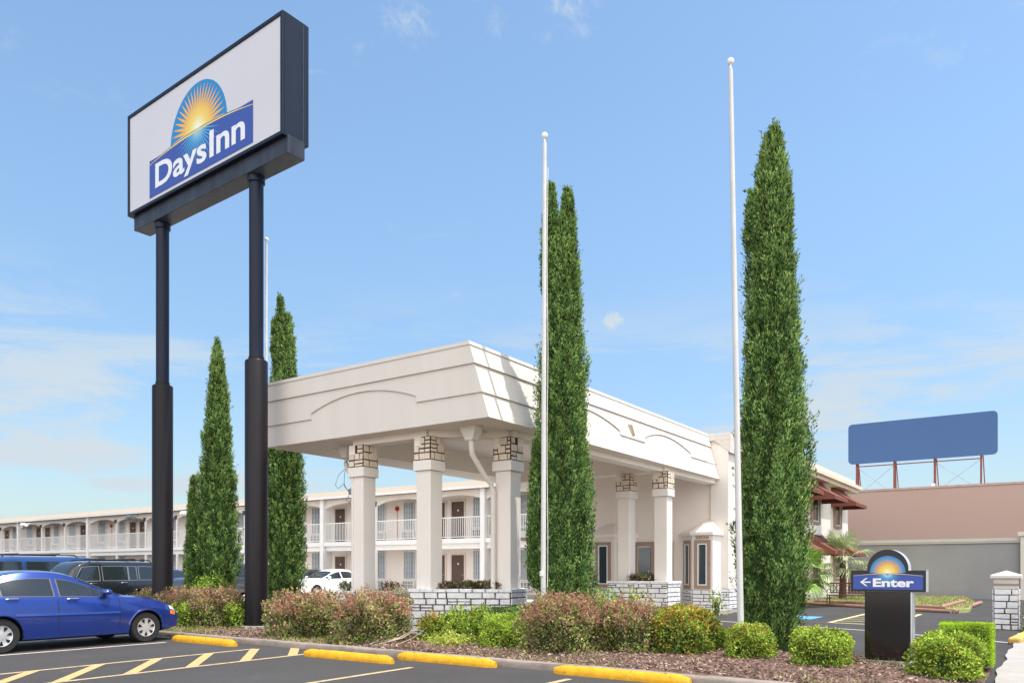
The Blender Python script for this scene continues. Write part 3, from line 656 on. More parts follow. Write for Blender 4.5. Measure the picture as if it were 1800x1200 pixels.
# blue billboard on lattice legs
bb = thing('billboard', 'blank blue rooftop billboard standing on thin rusty steel legs', 'billboard', (-6.7, 54, 0))
p0 = Vector((-10.87, 54, 0)); p1 = Vector((-2.65, 54, 0)); zb, zt = 8.22, 10.78
def roundrect(x0, x1, z0, z1, r, y, n=5):
    P = []
    for (cx_, cz_, a0) in ((x1-r, z1-r, 0), (x0+r, z1-r, 90), (x0+r, z0+r, 180), (x1-r, z0+r, 270)):
        for i in range(n+1): a = R(a0+90*i/n); P.append((cx_+r*math.cos(a), y, cz_+r*math.sin(a)))
    return P
mb = MB(); mb.prism(roundrect(p0.x, p1.x, zb, zt, .25, 54), (0, -.14, 0)); mb.build('panel', M('flat_blue_panel', (.056, .125, .28), .6, .02, .5), bb)
rust = M('rust_red_steel', (.22, .07, .05), .7, .3, 3)
for i, x in enumerate((-10.4, -8.2, -5.95, -3.5)):
    mb = MB(); mb.box(x-.05, 54.02, 5.9, x+.05, 54.14, zb+.6); mb.tube([(x+.02, 54.2, zb+.4), (x-.12, 55.6, 6.0)], .05, 6); mb.tube([(x+.1, 54.14, zb), (x+.16, 54.9, 6.0)], .03, 6); mb.build('leg', rust, bb)
mb = MB(); mb.box(-10.4, 54.03, zb-.2, -3.5, 54.09, zb-.14); mb.build('rail', rust, bb)
mb = MB()
for (a, b) in ((-10.4, -8.2), (-5.95, -3.5)): mb.tube([(a, 54.08, zb-.2), (b, 54.08, 6.15)], .014, 5); mb.tube([(b, 54.10, zb-.2), (a, 54.10, 6.15)], .014, 5)
mb.build('cross_brace', M('brace_grey', (.3, .3, .32), .6), bb)
mb = MB(); mb.box(-6.1, 53.9, 6.2, -5.9, 54.0, 6.7); mb.build('meter_box', white, bb)

# lawn island with bench and palms
lw = [(-8.6, 33.6), (-7.9, 33.1), (-2.55, 29.6), (-2.3, 30.4), (-2.7, 38.0), (-3.6, 43.8), (-8.85, 43.8)]
lawnm = M('dry_lawn', (.27, .30, .11), .95, .35, 2.2, .5, 50)
mb = MB(); mb.prism([(x, y, -.005) for x, y in lw], (0, 0, .13)); tag(mb.build('lawn', lawnm), kind='structure')
n_ = 9000; gx = rng.uniform(-8.8, -2.4, n_*2); gy = rng.uniform(29.8, 43.5, n_*2); ok = np.array([inside(x, y, lw) for x, y in zip(gx, gy)]); gx, gy = gx[ok][:n_], gy[ok][:n_]; n_ = len(gx)
V, F = leaves(np.stack([gx, gy, np.full(n_, .115)], 1), np.stack([rng.normal(0, .5, n_), rng.normal(0, .5, n_), np.ones(n_)], 1), rng.uniform(.05, .12, n_), .02)
tag(npobj('grass', V, F, (rng.random(n_) < .4).astype(int), [MATS['weed_green'], MATS['dry_grass']], tint=rng.random(n_)), kind='stuff', label='patchy dry lawn grass behind the pink timber edging', cat='grass')
pk = M('pinkish_painted_timber', (.36, .19, .155), .8, .15, 4, .2, 30)
def log(p, q, r=.11, z=.1, label=None):
    mb = MB(); p = Vector((*p, 0)); q = Vector((*q, 0)); k = max(2, int((q-p).length/.6)); 
    path = [p.lerp(q, i/k)+Vector((0, 0, z)) for i in range(k+1)]
    mb.tube(path, [r*(.8 if i in (0, k) else 1) for i in range(k+1)], 10)
    o = mb.build('timber_edging', pk, origin=(p.x, p.y, 0), smooth=True); return tag(o, label, 'edging', 'pink painted edging logs round the lawn')
log((-8.3, 33.1), (-2.75, 29.35), .065, .06, 'long front pink edging log behind the enter sign along the asphalt')
log((-8.0, 33.35), (-2.95, 29.95), .06, .16, 'upper pink edging log lying behind the front one along the lawn')
log((-2.65, 29.35), (-2.45, 37.9), .075, .07, 'outer pink edging log running back on the right side of the lawn')
log((-3.1, 30.0), (-2.95, 36.5), .065, .18, 'inner raised pink edging log on the right side of the lawn')

def bench():
    t = localthing('park_bench', 'dark red metal bench on the lawn edge between the palms and the enter sign', 'bench')
    m = M('dark_red_metal', (.11, .035, .03), .5, .1, 6); wd = 1.5
    mb = MB()
    for i in range(5): mb.box(0, i*.085, .43, wd, i*.085+.06, .46)
    mb.build('seat', m, t)
    mb = MB()
    for (z0, z1) in ((.52, .56), (.88, .93)): mb.box(.03, .44, z0, wd-.03, .48, z1)
    for i in range(13): x = .05+i*(wd-.12)/12; mb.box(x, .445, .56, x+.025, .475, .88)
    for i in range(6):
        c = Vector((.16+i*.235, .44, .72)); mb.tube([c+Vector((.1*math.cos(a), 0, .12*math.sin(a))) for a in np.linspace(0, 6.28, 13)], .014, 5)
    mb.build('backrest', m, t)
    for x in (0.02, wd-.06):
        for y in (.02, .40):
            mb = MB(); mb.tube([(x+.02, y, .44), (x+.02+.0, y+(-.03 if y < .1 else .03), .2), (x+.02, y+(-.05 if y < .1 else .07), 0)], .02, 6); mb.build('leg', m, t)
        mb = MB(); mb.tube([(x+.02, .46, .66), (x+.02, .2, .68), (x+.02, -.02, .62), (x+.02, .0, .44)], .018, 6); mb.build('armrest', m, t)
    return t
b = bench(); b.location = (-7.25, 31.9, .0); 
lt = M('palm_leaf_green', (.24, .38, .07), .6, .2, 4, attr=.4, trans=.2); lt2 = M('palm_leaf_grey', (.34, .40, .20), .7, .2, 4, attr=.35, trans=.2)
palmtrunk = M('palm_trunk_fibre', (.09, .055, .035), .95, .3, 8, .8, 30)
def palm(loc, h, rad, mat_, label, nf=34):
    t = thing('fan_palm', label, 'palm tree', loc, 'fan palms on the lawn'); x, y, z = loc
    mb = MB(); mb.tube([(x, y, z), (x+.03, y, z+h*.5), (x, y, z+h)], [.17, .15, .13], 10); mb.build('trunk', palmtrunk, t)
    Vs, Fs, k = [], [], 0
    for i in range(nf):
        az = i*2.399+rng.uniform(-.2, .2); el = R(rng.uniform(-35, 75)); d = np.array([math.cos(az)*math.cos(el), math.sin(az)*math.cos(el), math.sin(el)])
        o_ = np.array([x, y, z+h]); pl = rad*rng.uniform(.45, .6); c = o_+d*pl; s_ = unit(np.cross(d, [0, 0, 1.])[None])[0]; u_ = np.cross(s_, d)
        Vs += [o_, o_+s_*.02, c+s_*.02, c]; Fs.append((k, k+1, k+2, k+3)); k += 4
        for j in range(17):
            a = R(-95+190*j/16); ld = d*math.cos(a)+s_*math.sin(a); ln = rad*rng.uniform(.42, .55)*(1-.25*abs(a)/1.6)
            sd = unit(np.cross(ld, u_)[None])[0]*.028; tip = c+ld*ln+np.array([0, 0, -.12*rad]); md = c+ld*ln*.55
            Vs += [c, md+sd, tip, md-sd]; Fs.append((k, k+1, k+2, k+3)); k += 4
    npobj('crown', np.array(Vs), Fs, np.zeros(len(Fs)), [mat_], t, tint=rng.random(len(Fs)))
palm((-8.0, 31.0, .1), 1.15, 1.5, lt, 'bushy bright green fan palm beside the tall right cypress')
palm((-7.75, 37.2, .1), 1.75, 1.65, lt2, 'greyish fan palm under the awnings left of the enter sign')

# stone gate piers at the right edge
def pier(x, y, label, w=.50):
    t = thing('stone_pier', label, 'pier', (x, y, 0), 'white stone gate piers'); h = w/2
    mb = MB(); mb.box(x-h, y-h, 0, x+h, y+h, .98)
    for (o_, ax, nr) in (((x-h, y-h, 0), (1, 0, 0), (0, -1, 0)), ((x+h, y-h, 0), (0, 1, 0), (1, 0, 0)), ((x-h, y+h, 0), (0, -1, 0), (-1, 0, 0))): ashlar(mb, o_, ax, (0, 0, 1), nr, w, .98, .14, int(abs(x*9+y*7+ax[0])), wr=(.15, .4))
    mb.build('stone_shaft', [mortar, stone], t)
    mb = MB(); mb.box(x-h, y-h, .98, x+h, y+h, 1.24, 0); mb.box(x-h-.003, y-h-.003, 1.05, x+h+.003, y+h+.003, 1.11, 1); mb.build('neck', [M('pier_neck', (.58, .53, .48), .85), M('pier_tan_band', (.3, .24, .18), .85)], t)
    mb = MB(); g = .07; mb.box(x-h-g, y-h-g, 1.24, x+h+g, y+h+g, 1.31); mb.add([(x-h-g, y-h-g, 1.31), (x+h+g, y-h-g, 1.31), (x+h+g, y+h+g, 1.31), (x-h-g, y+h+g, 1.31), (x, y, 1.42)], [(0, 1, 4), (1, 2, 4), (2, 3, 4), (3, 0, 4)]); mb.build('cap', stucco_w, t)
pier(-.92, 22.35, 'white stone gate pier with flat pyramid cap before the grey wall')
pier(.35, 24.3, 'second stone gate pier cut by the right edge of the picture')
ykerb = M('yellow_kerb_paint', (.55, .36, .10), .8, .3, 6, .4, 20)
mb = MB(); mb.obox((-.72, 17.9, 0), (.22, -.03, 0), (.22, 2.4, 0), (0, 0, .13)); tag(mb.build('kerb', ykerb, bev=.04), kind='structure')

# ================================================================== SIGN PRINT HELPER
def ramp_mat(name, stops, rough=.35):
    m = bpy.data.materials.new(name); m.use_nodes = True; n = m.node_tree.nodes; l = m.node_tree.links
    a = n.new('ShaderNodeAttribute'); a.attribute_name = 'tint'; cr = n.new('ShaderNodeValToRGB'); e = cr.color_ramp.elements
    e[0].position, e[0].color = stops[0][0], (*stops[0][1], 1); e[1].position, e[1].color = stops[-1][0], (*stops[-1][1], 1)
    for p, c in stops[1:-1]: q = e.new(p); q.color = (*c, 1)
    l.new(a.outputs['Fac'], cr.inputs[0]); l.new(cr.outputs[0], n['Principled BSDF'].inputs['Base Color']); n['Principled BSDF'].inputs['Roughness'].default_value = rough
    return m
pr_dome = M('print_sky_blue', (.025, .23, .52), .35, 0); pr_ban = M('print_deep_blue', (.045, .085, .34), .35, 0); pr_yel = M('print_yellow', (.80, .62, .16), .35, 0)
pr_txt = M('print_white', (.78, .78, .80), .35, 0)
pr_ray = ramp_mat('print_sunburst', [(0, (.84, .88, .80)), (.12, (.84, .80, .45)), (.32, (.82, .60, .12)), (.62, (.80, .42, .07)), (1, (.78, .36, .07))])
pr_low = ramp_mat('print_low_rays', [(0, (.55, .80, .85)), (.35, (.08, .45, .70)), (1, (.045, .12, .40))])
def polyface(mb, pts): mb.add(pts, [tuple(range(len(pts)))])
def logo(parent, org, ax, nrm, W, zb, zt, arc, rx, rz, zc, R_, halo=1.):
    """print centred on org.xy; banner W wide from zb to zt with bowed top (arc), dome radii rx,rz round zc, burst radius R_"""
    o = Vector(org); ax = Vector(ax); nr = Vector(nrm)
    P = lambda x, z, d: o+ax*x+Vector((0, 0, z))+nr*d
    top = lambda x: zt-arc*.42+arc*(1-(2*x/W)**2)
    th = .003
    def plate(name, pts, d, m): mb = MB(); mb.prism([P(x, z, d) for x, z in pts], nr*th); return mb.build(name, m, parent)
    n = 40; plate('sun_dome', [(rx*math.cos(math.pi*i/n), zc+rz*math.sin(math.pi*i/n)) for i in range(n+1)], .001, pr_dome)
    plate('banner', [(-W/2, zb), (W/2, zb), (W/2, max(zt, top(W/2)))]+[(W/2*(1-2*i/30), max(zt, top(W/2*(1-2*i/30)))) for i in range(1, 30)]+[(-W/2, max(zt, top(-W/2)))], .006, pr_ban)
    # sunburst: rays from a centre on the arc
    V, F, T = [], [], []
    cz = top(0); nr_ = 23; steps = 6
    def rays(name, a0, a1, cnt, R0, Rr, d, m, half, curve):
        mb = MB(); T = []
        for i in range(cnt):
            a = a0+(a1-a0)*(i+.5)/cnt; hw = (a1-a0)/cnt*half; Rl = Rr(a)
            for s_ in range(steps):
                f0, f1 = s_/steps, (s_+1)/steps
                def ring(f):
                    rr = R0*(Rl if not curve else R_)+(Rl-R0*(Rl if not curve else R_))*f; hh = hw*(1-f)
                    return [(a-hh, rr), (a+hh, rr)]
                q = ring(f0)+ring(f1)[::-1]
                pts = []
                for (aa, rr) in q: pts.append(P(rr*math.cos(aa), cz+rr*math.sin(aa)*rz/rx, d))
                k = len(mb.v); mb.v += [tuple(p) for p in pts]; mb.f.append((k, k+1, k+2, k+3)); mb.m.append(0)
                g0, g1 = (R0+(1-R0)*f0, R0+(1-R0)*f1); T += [g0, g0, g1, g1]
        ob = mb.build(name, m, parent); at = ob.data.attributes.new('tint', 'FLOAT', 'POINT'); at.data.foreach_set('value', np.array(T, np.float32)); return ob
    def Rr(a):   # distance from the burst centre to the dome edge, less a margin
        ca, sa = math.cos(a), math.sin(a)*rz/rx; c0 = (cz-zc); A = (ca/rx)**2+(sa/rz)**2; B = 2*c0*sa/rz**2; C_ = (c0/rz)**2-1
        return R_*(-B+math.sqrt(B*B-4*A*C_))/(2*A)
    rays('sunburst', R(-6), R(186), 23, .50, Rr, .0055, pr_ray, .5, False)
    V = []; mb = MB(); T = []; rr_ = [0, .1, .2, .3, .4, .505]
    for s_ in range(5):
        for i in range(46):
            a0, a1 = R(-6+192*i/46), R(-6+192*(i+1)/46)
            for (aa, q) in ((a0, rr_[s_]), (a1, rr_[s_]), (a1, rr_[s_+1]), (a0, rr_[s_+1])):
                mb.v.append(tuple(P(Rr(aa)*q*math.cos(aa), cz+Rr(aa)*q*math.sin(aa)*rz/rx, .0055))); T.append(q)
            k = len(mb.v)-4; mb.f.append((k, k+1, k+2, k+3)); mb.m.append(0)
    ob = mb.build('sun_disc', pr_ray, parent); at = ob.data.attributes.new('tint', 'FLOAT', 'POINT'); at.data.foreach_set('value', np.array(T, np.float32))
    rays('reflected_rays', R(190), R(350), 19, .03, lambda a: min(rx*.85, (cz-zb)*.92/max(.25, abs(math.sin(a)))/(rz/rx)), .0098, pr_low, .42, True)
    mb = MB(); n = 40; w_ = arc*.2
    for i in range(n):
        x0, x1 = -W/2+W*i/n, -W/2+W*(i+1)/n
        k = len(mb.v); t0 = w_*(1.25-.9*abs(2*x0/W)); t1 = w_*(1.25-.9*abs(2*x1/W))
        mb.v += [tuple(P(x0, top(x0)-t0-arc*.12, .0115)), tuple(P(x1, top(x1)-t1-arc*.12, .0115)), tuple(P(x1, top(x1)-arc*.12, .0115)), tuple(P(x0, top(x0)-arc*.12, .0115))]; mb.f.append((k, k+1, k+2, k+3)); mb.m.append(0)
    mb.build('horizon_line', pr_yel, parent)

# ================================================================== PYLON SIGN
# sign axes (turned a little from the building): a = along the face, b = into it
def S(a, b, z=0): X, Y = .8*a+.6*b, -.6*a+.8*b; return Vector((.8217*X-.57*Y, .57*X+.8217*Y, z))
SA = (S(1, 0)-S(0, 0)).normalized(); SB = (S(0, 1)-S(0, 0)).normalized(); UP = Vector((0, 0, 1))
pyl = thing('pylon_sign', 'tall dark motel sign on two stout poles with sunburst logo on a white panel', 'sign', tuple(S(-17.9, 11.1)))
for a in (-20.04, -15.87):
    mb = MB(); c = S(a, 11.1); mb.tube([c, c+UP*6.33, c+UP*6.36], [.262, .262, .245], 40); mb.tube([c+UP*6.36, c+UP*6.45], .18, 40); mb.build('pole_sleeve', M('black_pole_paint', (.010, .008, .010), .42, .5, 2.2, 0, spec=.22, streak=.08), pyl, smooth=True)
    mb = MB(); mb.tube([c+UP*6.36, c+UP*10.68], .165, 40); mb.tube([c+UP*10.55, c+UP*10.7], .2, 32); mb.build('pole', M('navy_pole_paint', (.006, .010, .026), .42, .3, 2, 0, spec=.25, streak=.08), pyl, smooth=True)
    mb = MB(); mb.tube([c, c+UP*.13], .36, 24); mb.build('footing', walkc, pyl)
mb = MB(); mb.obox(S(-21.08, 10.86, 10.70), SA*6.72, SB*.46, UP*.40); mb.build('cross_beam', beamm, pyl, bev=.012)
a0, a1, b0, b1, z0, z1 = -21.2, -14.4, 10.74, 11.46, 11.08, 13.82; fw = .085
mb = MB(); mb.obox(S(a0, b0+.06, z0), SA*(a1-a0), SB*(b1-b0-.12), UP*(z1-z0)); cab = mb.build('cabinet', steel, pyl)
for bb_, sgn in ((b0, 1), (b1-.06, 1)):
    mb = MB()
    mb.obox(S(a0, bb_, z0), SA*(a1-a0), SB*.06, UP*fw); mb.obox(S(a0, bb_, z1-fw), SA*(a1-a0), SB*.06, UP*fw)
    mb.obox(S(a0, bb_, z0+fw), SA*fw, SB*.06, UP*(z1-z0-2*fw)); mb.obox(S(a1-fw, bb_, z0+fw), SA*fw, SB*.06, UP*(z1-z0-2*fw)); mb.build('face_frame', steel, pyl, bev=.008)
mb = MB()
for i in range(5): mb.obox(S(a1, b1-.2, z0+.3+i*.5), SA*.012, SB*.02, UP*.02)
mb.obox(S(a1, b1-.16, z0+.05), SA*.006, SB*.015, UP*(z1-z0-.1)); mb.build('seam', M('seam_dark', (.05, .055, .07), .5), pyl)
mb = MB(); mb.obox(S(a0+fw, b0+.03, z0+fw), SA*(a1-a0-2*fw), SB*.028, UP*(z1-z0-2*fw)); fc = mb.build('face_panel', M('backlit_white_acrylic', (.60, .59, .62), .3, .02, .6), pyl)
ctr = S(-17.8, b0+.03)
logo(pyl, ctr, SA, -SB, 4.56, 11.26, 12.24, .19, 1.25, 1.27, 12.22, .955)
put_text('Days', tuple(ctr+SA*-1.98+UP*11.465-SB*.0125), tuple(SA), (0, 0, 1), tuple(-SB), 2.38, .61, pr_txt, pyl, bold=.022, thick=.003)
put_text('Inn', tuple(ctr+SA*.53+UP*11.465-SB*.0125), tuple(SA), (0, 0, 1), tuple(-SB), 1.45, .63, pr_txt, pyl, bold=.022, thick=.003)

# ================================================================== ENTER SIGN
es = thing('enter_sign', 'dark monument sign reading Enter with left arrow and sunburst top', 'sign', (-1.98, 12.62, 0))
ex, ey = -1.98, 12.5; blk = M('black_gloss_panel', (.012, .009, .009), .09, .15, 2, 0, 20, .8); alu = M('brushed_aluminium', (.62, .66, .68), .4, .05, 4, metal=.6)
mb = MB(); mb.box(ex-.315, ey, .06, ex+.315, ey+.20, 1.12, 0)
mb.build('pedestal', blk, es, bev=.004)
mb = MB(); mb.box(ex+.316, ey+.02, .06, ex+.33, ey+.2, 1.12); mb.box(ex+.30, ey-.006, .06, ex+.318, ey-.001, 1.12); mb.build('edge_trim', alu, es)
mb = MB(); mb.box(ex-.36, ey-.04, -.0, ex+.37, ey+.26, .115); mb.build('footing', walkc, es, bev=.01)
P = [(-.50, 1.125), (.50, 1.125), (.50, 1.435), (.275, 1.435)]+[(.275*math.cos(R(a)), 1.455+.285*math.sin(R(a))) for a in range(0, 181, 9)]+[(-.275, 1.435), (-.50, 1.435)]
mb = MB(); mb.prism([(ex+x, ey-.03, z) for x, z in P], (0, .27, 0), 0, 1); mb.build('sign_cabinet', [M('black_sign_face', (.02, .018, .018), .3), alu], es)
mb = MB()
o_ = (ex, ey-.031); 
logo(es, (ex, ey-.031, 0), (1, 0, 0), (0, -1, 0), .93, 1.155, 1.372, .035, .238, .245, 1.40, .93)
put_text('Enter', (ex-.195, ey-.043, 1.20), (1, 0, 0), (0, 0, 1), (0, -1, 0), .545, .118, pr_txt, es, bold=.038, thick=.002)
mb = MB()
for pts in ([(-.37, 1.262), (-.29, 1.322), (-.265, 1.322), (-.325, 1.272), (-.325, 1.252), (-.265, 1.202), (-.29, 1.202)], [(-.327, 1.272), (-.225, 1.272), (-.225, 1.252), (-.327, 1.252)]):
    mb.prism([(ex+x, ey-.0445+(0 if len(pts) == 7 else -.0006), z) for x, z in pts], (0, -.004, 0))
mb.build('arrow', pr_txt, es)

# ================================================================== FLAGPOLES
def flagpole(base, top, r0, r1, label, rb=.066, rope=True):
    t = thing('flagpole', label, 'flagpole', base, 'bare white flagpoles'); b_, p_ = Vector(base), Vector(top)
    mb = MB(); k = 8; mb.tube([b_.lerp(p_, i/k) for i in range(k+1)], [r0+(r1-r0)*i/k for i in range(k+1)], 16); mb.build('pole', M('chalky_white_pole_paint', (.60, .59, .57), .85, .1, 1.5), t, smooth=True)
    mb = MB(); mb.sphere(p_+UP*(rb+.07), rb, 16); mb.tube([p_, p_+UP*.1], .02, 8); mb.build('finial_ball', white, t, smooth=True)
    if rope:
        rt = Vector((.8217, .57, 0))*-1; rt = Vector((.8217, -.0, 0)).normalized(); q = Vector((.8, .57, 0)).normalized()*(r0+.03)
        mb = MB(); n_ = 14; mb.tube([b_.lerp(p_, .1+.85*i/n_)+q*(1-.3*i/n_)+Vector((.01*math.sin(i), 0, 0)) for i in range(n_+1)], .006, 5); mb.build('halyard', white, t)
        mb = MB(); c = b_.lerp(p_, .135); mb.box(c.x-.03, c.y-r0-.03, c.z-.05, c.x+.03, c.y-r0+.02, c.z+.05); mb.build('cleat', white, t)
flagpole((-8.22, 12.92, .05), (-8.20, 12.95, 9.82), .052, .040, 'white flagpole left of the double-topped cypress')
flagpole((-4.27, 12.86, .05), (-4.40, 12.72, 9.75), .055, .036, 'tall leaning white flagpole beside the right cypress', .06, False)
flagpole((-18.20, 14.10, .05), (-18.20, 14.10, 10.6), .035, .03, 'thin flagpole half hidden behind the right sign pole', .06, False)

# ================================================================== FOLIAGE
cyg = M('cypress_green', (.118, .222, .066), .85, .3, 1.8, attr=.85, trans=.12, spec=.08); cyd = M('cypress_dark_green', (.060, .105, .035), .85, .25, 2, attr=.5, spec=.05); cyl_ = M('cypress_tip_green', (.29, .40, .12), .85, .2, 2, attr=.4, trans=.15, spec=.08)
barkm = M('tree_bark', (.10, .075, .055), .95, .3, 10, .6, 30)
def cypress(loc, H, rmax, label, tops=(), body=None, nt=2600, seed=0, lean=(0, 0), lp=.08, light=.25, fat=.52):
    """tops: extra leaders (dx, dy, z start, height, radius)"""
    r_ = np.random.default_rng(seed); t = thing('cypress_tree', label, 'tree', loc, 'tall columnar cypresses'); x, y, z = loc
    mb = MB(); mb.tube([(x, y, z-.02), (x, y, z+H*.5), (x, y, z+H*.85)], [.13, .08, .02], 10); mb.build('trunk', barkm, t)
    stems = [(0, 0, 0, body or H, rmax, 0)]+[(a, b, z_, h_, q_, 1) for a, b, z_, h_, q_ in tops]
    VV, FF, TT, MM = [], [], [], []; k = 0
    def rad(h, Hh, rm, az, s_):
        q = h/Hh; base = np.clip((1-q)/.72, 0, 1)**fat*np.where(q < .14, .66+q*2.43, 1)
        lump = 1+.09*np.sin(az*3+h*1.1+s_)+.09*np.sin(az*5-h*1.5+s_*2+1.5*np.sin(h*1.3))+.10*np.sin(az*9+h*1.2+2*np.sin(h*1.9+s_))+.05*np.sin(h*2.9+s_)
        return rm*base*lump
    for si, (dx, dy, zb_, Hh, rm, isS) in enumerate(stems):
        n = int(nt*(Hh*rm)/(H*rmax)*(1.5 if isS else 1)); L_ = Hh
        h = r_.uniform(.015, 1, n)**.9*Hh*.99; az = r_.uniform(0, 2*np.pi, n); rr = rad(h, Hh, rm, az, seed+si)
        f = 1-np.abs(r_.normal(0, .12, n)); f[r_.random(n) < .07] += .13
        cxx = x+dx+lean[0]*h/Hh; cyy = y+dy+lean[1]*h/Hh
        ph = .5+.5*np.sin(az*9+h*1.2+2*np.sin(h*1.9+seed+si)); keep = r_.random(n) < .45+.55*ph; f = np.where(keep, f, f*.86)
        base = np.stack([cxx+np.cos(az)*rr*f, cyy+np.sin(az)*rr*f, z+zb_+h], 1)
        ax = unit(np.stack([np.cos(az)*.34, np.sin(az)*.34, np.ones(n)], 1)+r_.normal(0, .12, (n, 3)))
        tl = r_.uniform(.18, .5, n)*(.55 if isS else 1)
        ns = 26; s_ = r_.random((n, ns)); tp = base[:, None, :]+ax[:, None, :]*(s_*tl[:, None]-tl[:, None]*.35)[..., None]
        wid = (1-s_)*.06+.008
        off_ = r_.normal(0, 1, (n, ns, 3)); off_ = unit(off_)*wid[..., None]; P_ = (tp+off_).reshape(-1, 3)
        D_ = (np.repeat(ax[:, None, :], ns, 1)*1.3+unit(off_)*.75+r_.normal(0, .25, (n, ns, 3))).reshape(-1, 3)
        V, F = leaves(P_, D_, r_.uniform(lp*.6, lp*1.15, len(P_)), r_.uniform(.2, .34, len(P_))*lp)
        VV.append(V); FF.append(F+k); k += len(V); tt = r_.random(n); TT.append(np.clip(np.repeat(tt, ns)+r_.normal(0, .18, n*ns), 0, 1))
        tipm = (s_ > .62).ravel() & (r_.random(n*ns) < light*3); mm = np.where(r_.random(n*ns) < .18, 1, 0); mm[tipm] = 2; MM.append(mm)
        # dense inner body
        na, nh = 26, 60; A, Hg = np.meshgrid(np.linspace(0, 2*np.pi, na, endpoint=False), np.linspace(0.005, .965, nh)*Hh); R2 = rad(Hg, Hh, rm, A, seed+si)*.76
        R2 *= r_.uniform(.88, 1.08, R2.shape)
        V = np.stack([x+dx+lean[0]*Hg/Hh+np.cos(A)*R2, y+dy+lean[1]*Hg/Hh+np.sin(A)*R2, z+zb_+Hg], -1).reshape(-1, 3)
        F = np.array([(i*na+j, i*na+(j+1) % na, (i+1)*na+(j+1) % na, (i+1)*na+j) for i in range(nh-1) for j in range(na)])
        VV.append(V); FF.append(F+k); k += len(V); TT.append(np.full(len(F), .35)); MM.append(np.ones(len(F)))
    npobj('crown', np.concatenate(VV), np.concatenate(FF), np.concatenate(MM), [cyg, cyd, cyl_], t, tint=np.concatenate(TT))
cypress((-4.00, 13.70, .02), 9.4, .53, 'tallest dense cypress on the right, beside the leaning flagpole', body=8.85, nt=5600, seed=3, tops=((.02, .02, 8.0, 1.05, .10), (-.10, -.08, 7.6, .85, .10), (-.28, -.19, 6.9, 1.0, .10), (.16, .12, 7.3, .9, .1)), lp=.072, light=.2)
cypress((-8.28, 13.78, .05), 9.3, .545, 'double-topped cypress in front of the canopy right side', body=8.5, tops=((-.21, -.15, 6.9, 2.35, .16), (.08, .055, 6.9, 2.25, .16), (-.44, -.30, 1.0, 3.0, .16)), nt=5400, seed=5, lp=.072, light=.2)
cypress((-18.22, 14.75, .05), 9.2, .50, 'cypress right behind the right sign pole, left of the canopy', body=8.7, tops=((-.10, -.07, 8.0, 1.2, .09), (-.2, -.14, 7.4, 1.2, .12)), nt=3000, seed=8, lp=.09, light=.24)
cypress((-22.0, 15.15, .05), 8.8, .57, 'cypress standing between the two sign poles with a leaning side stem', body=8.4, tops=((-.62, -.43, 0, 4.3, .26), (.0, .0, 7.6, 1.1, .07)), nt=2800, seed=9, lp=.09, light=.26, fat=.66)

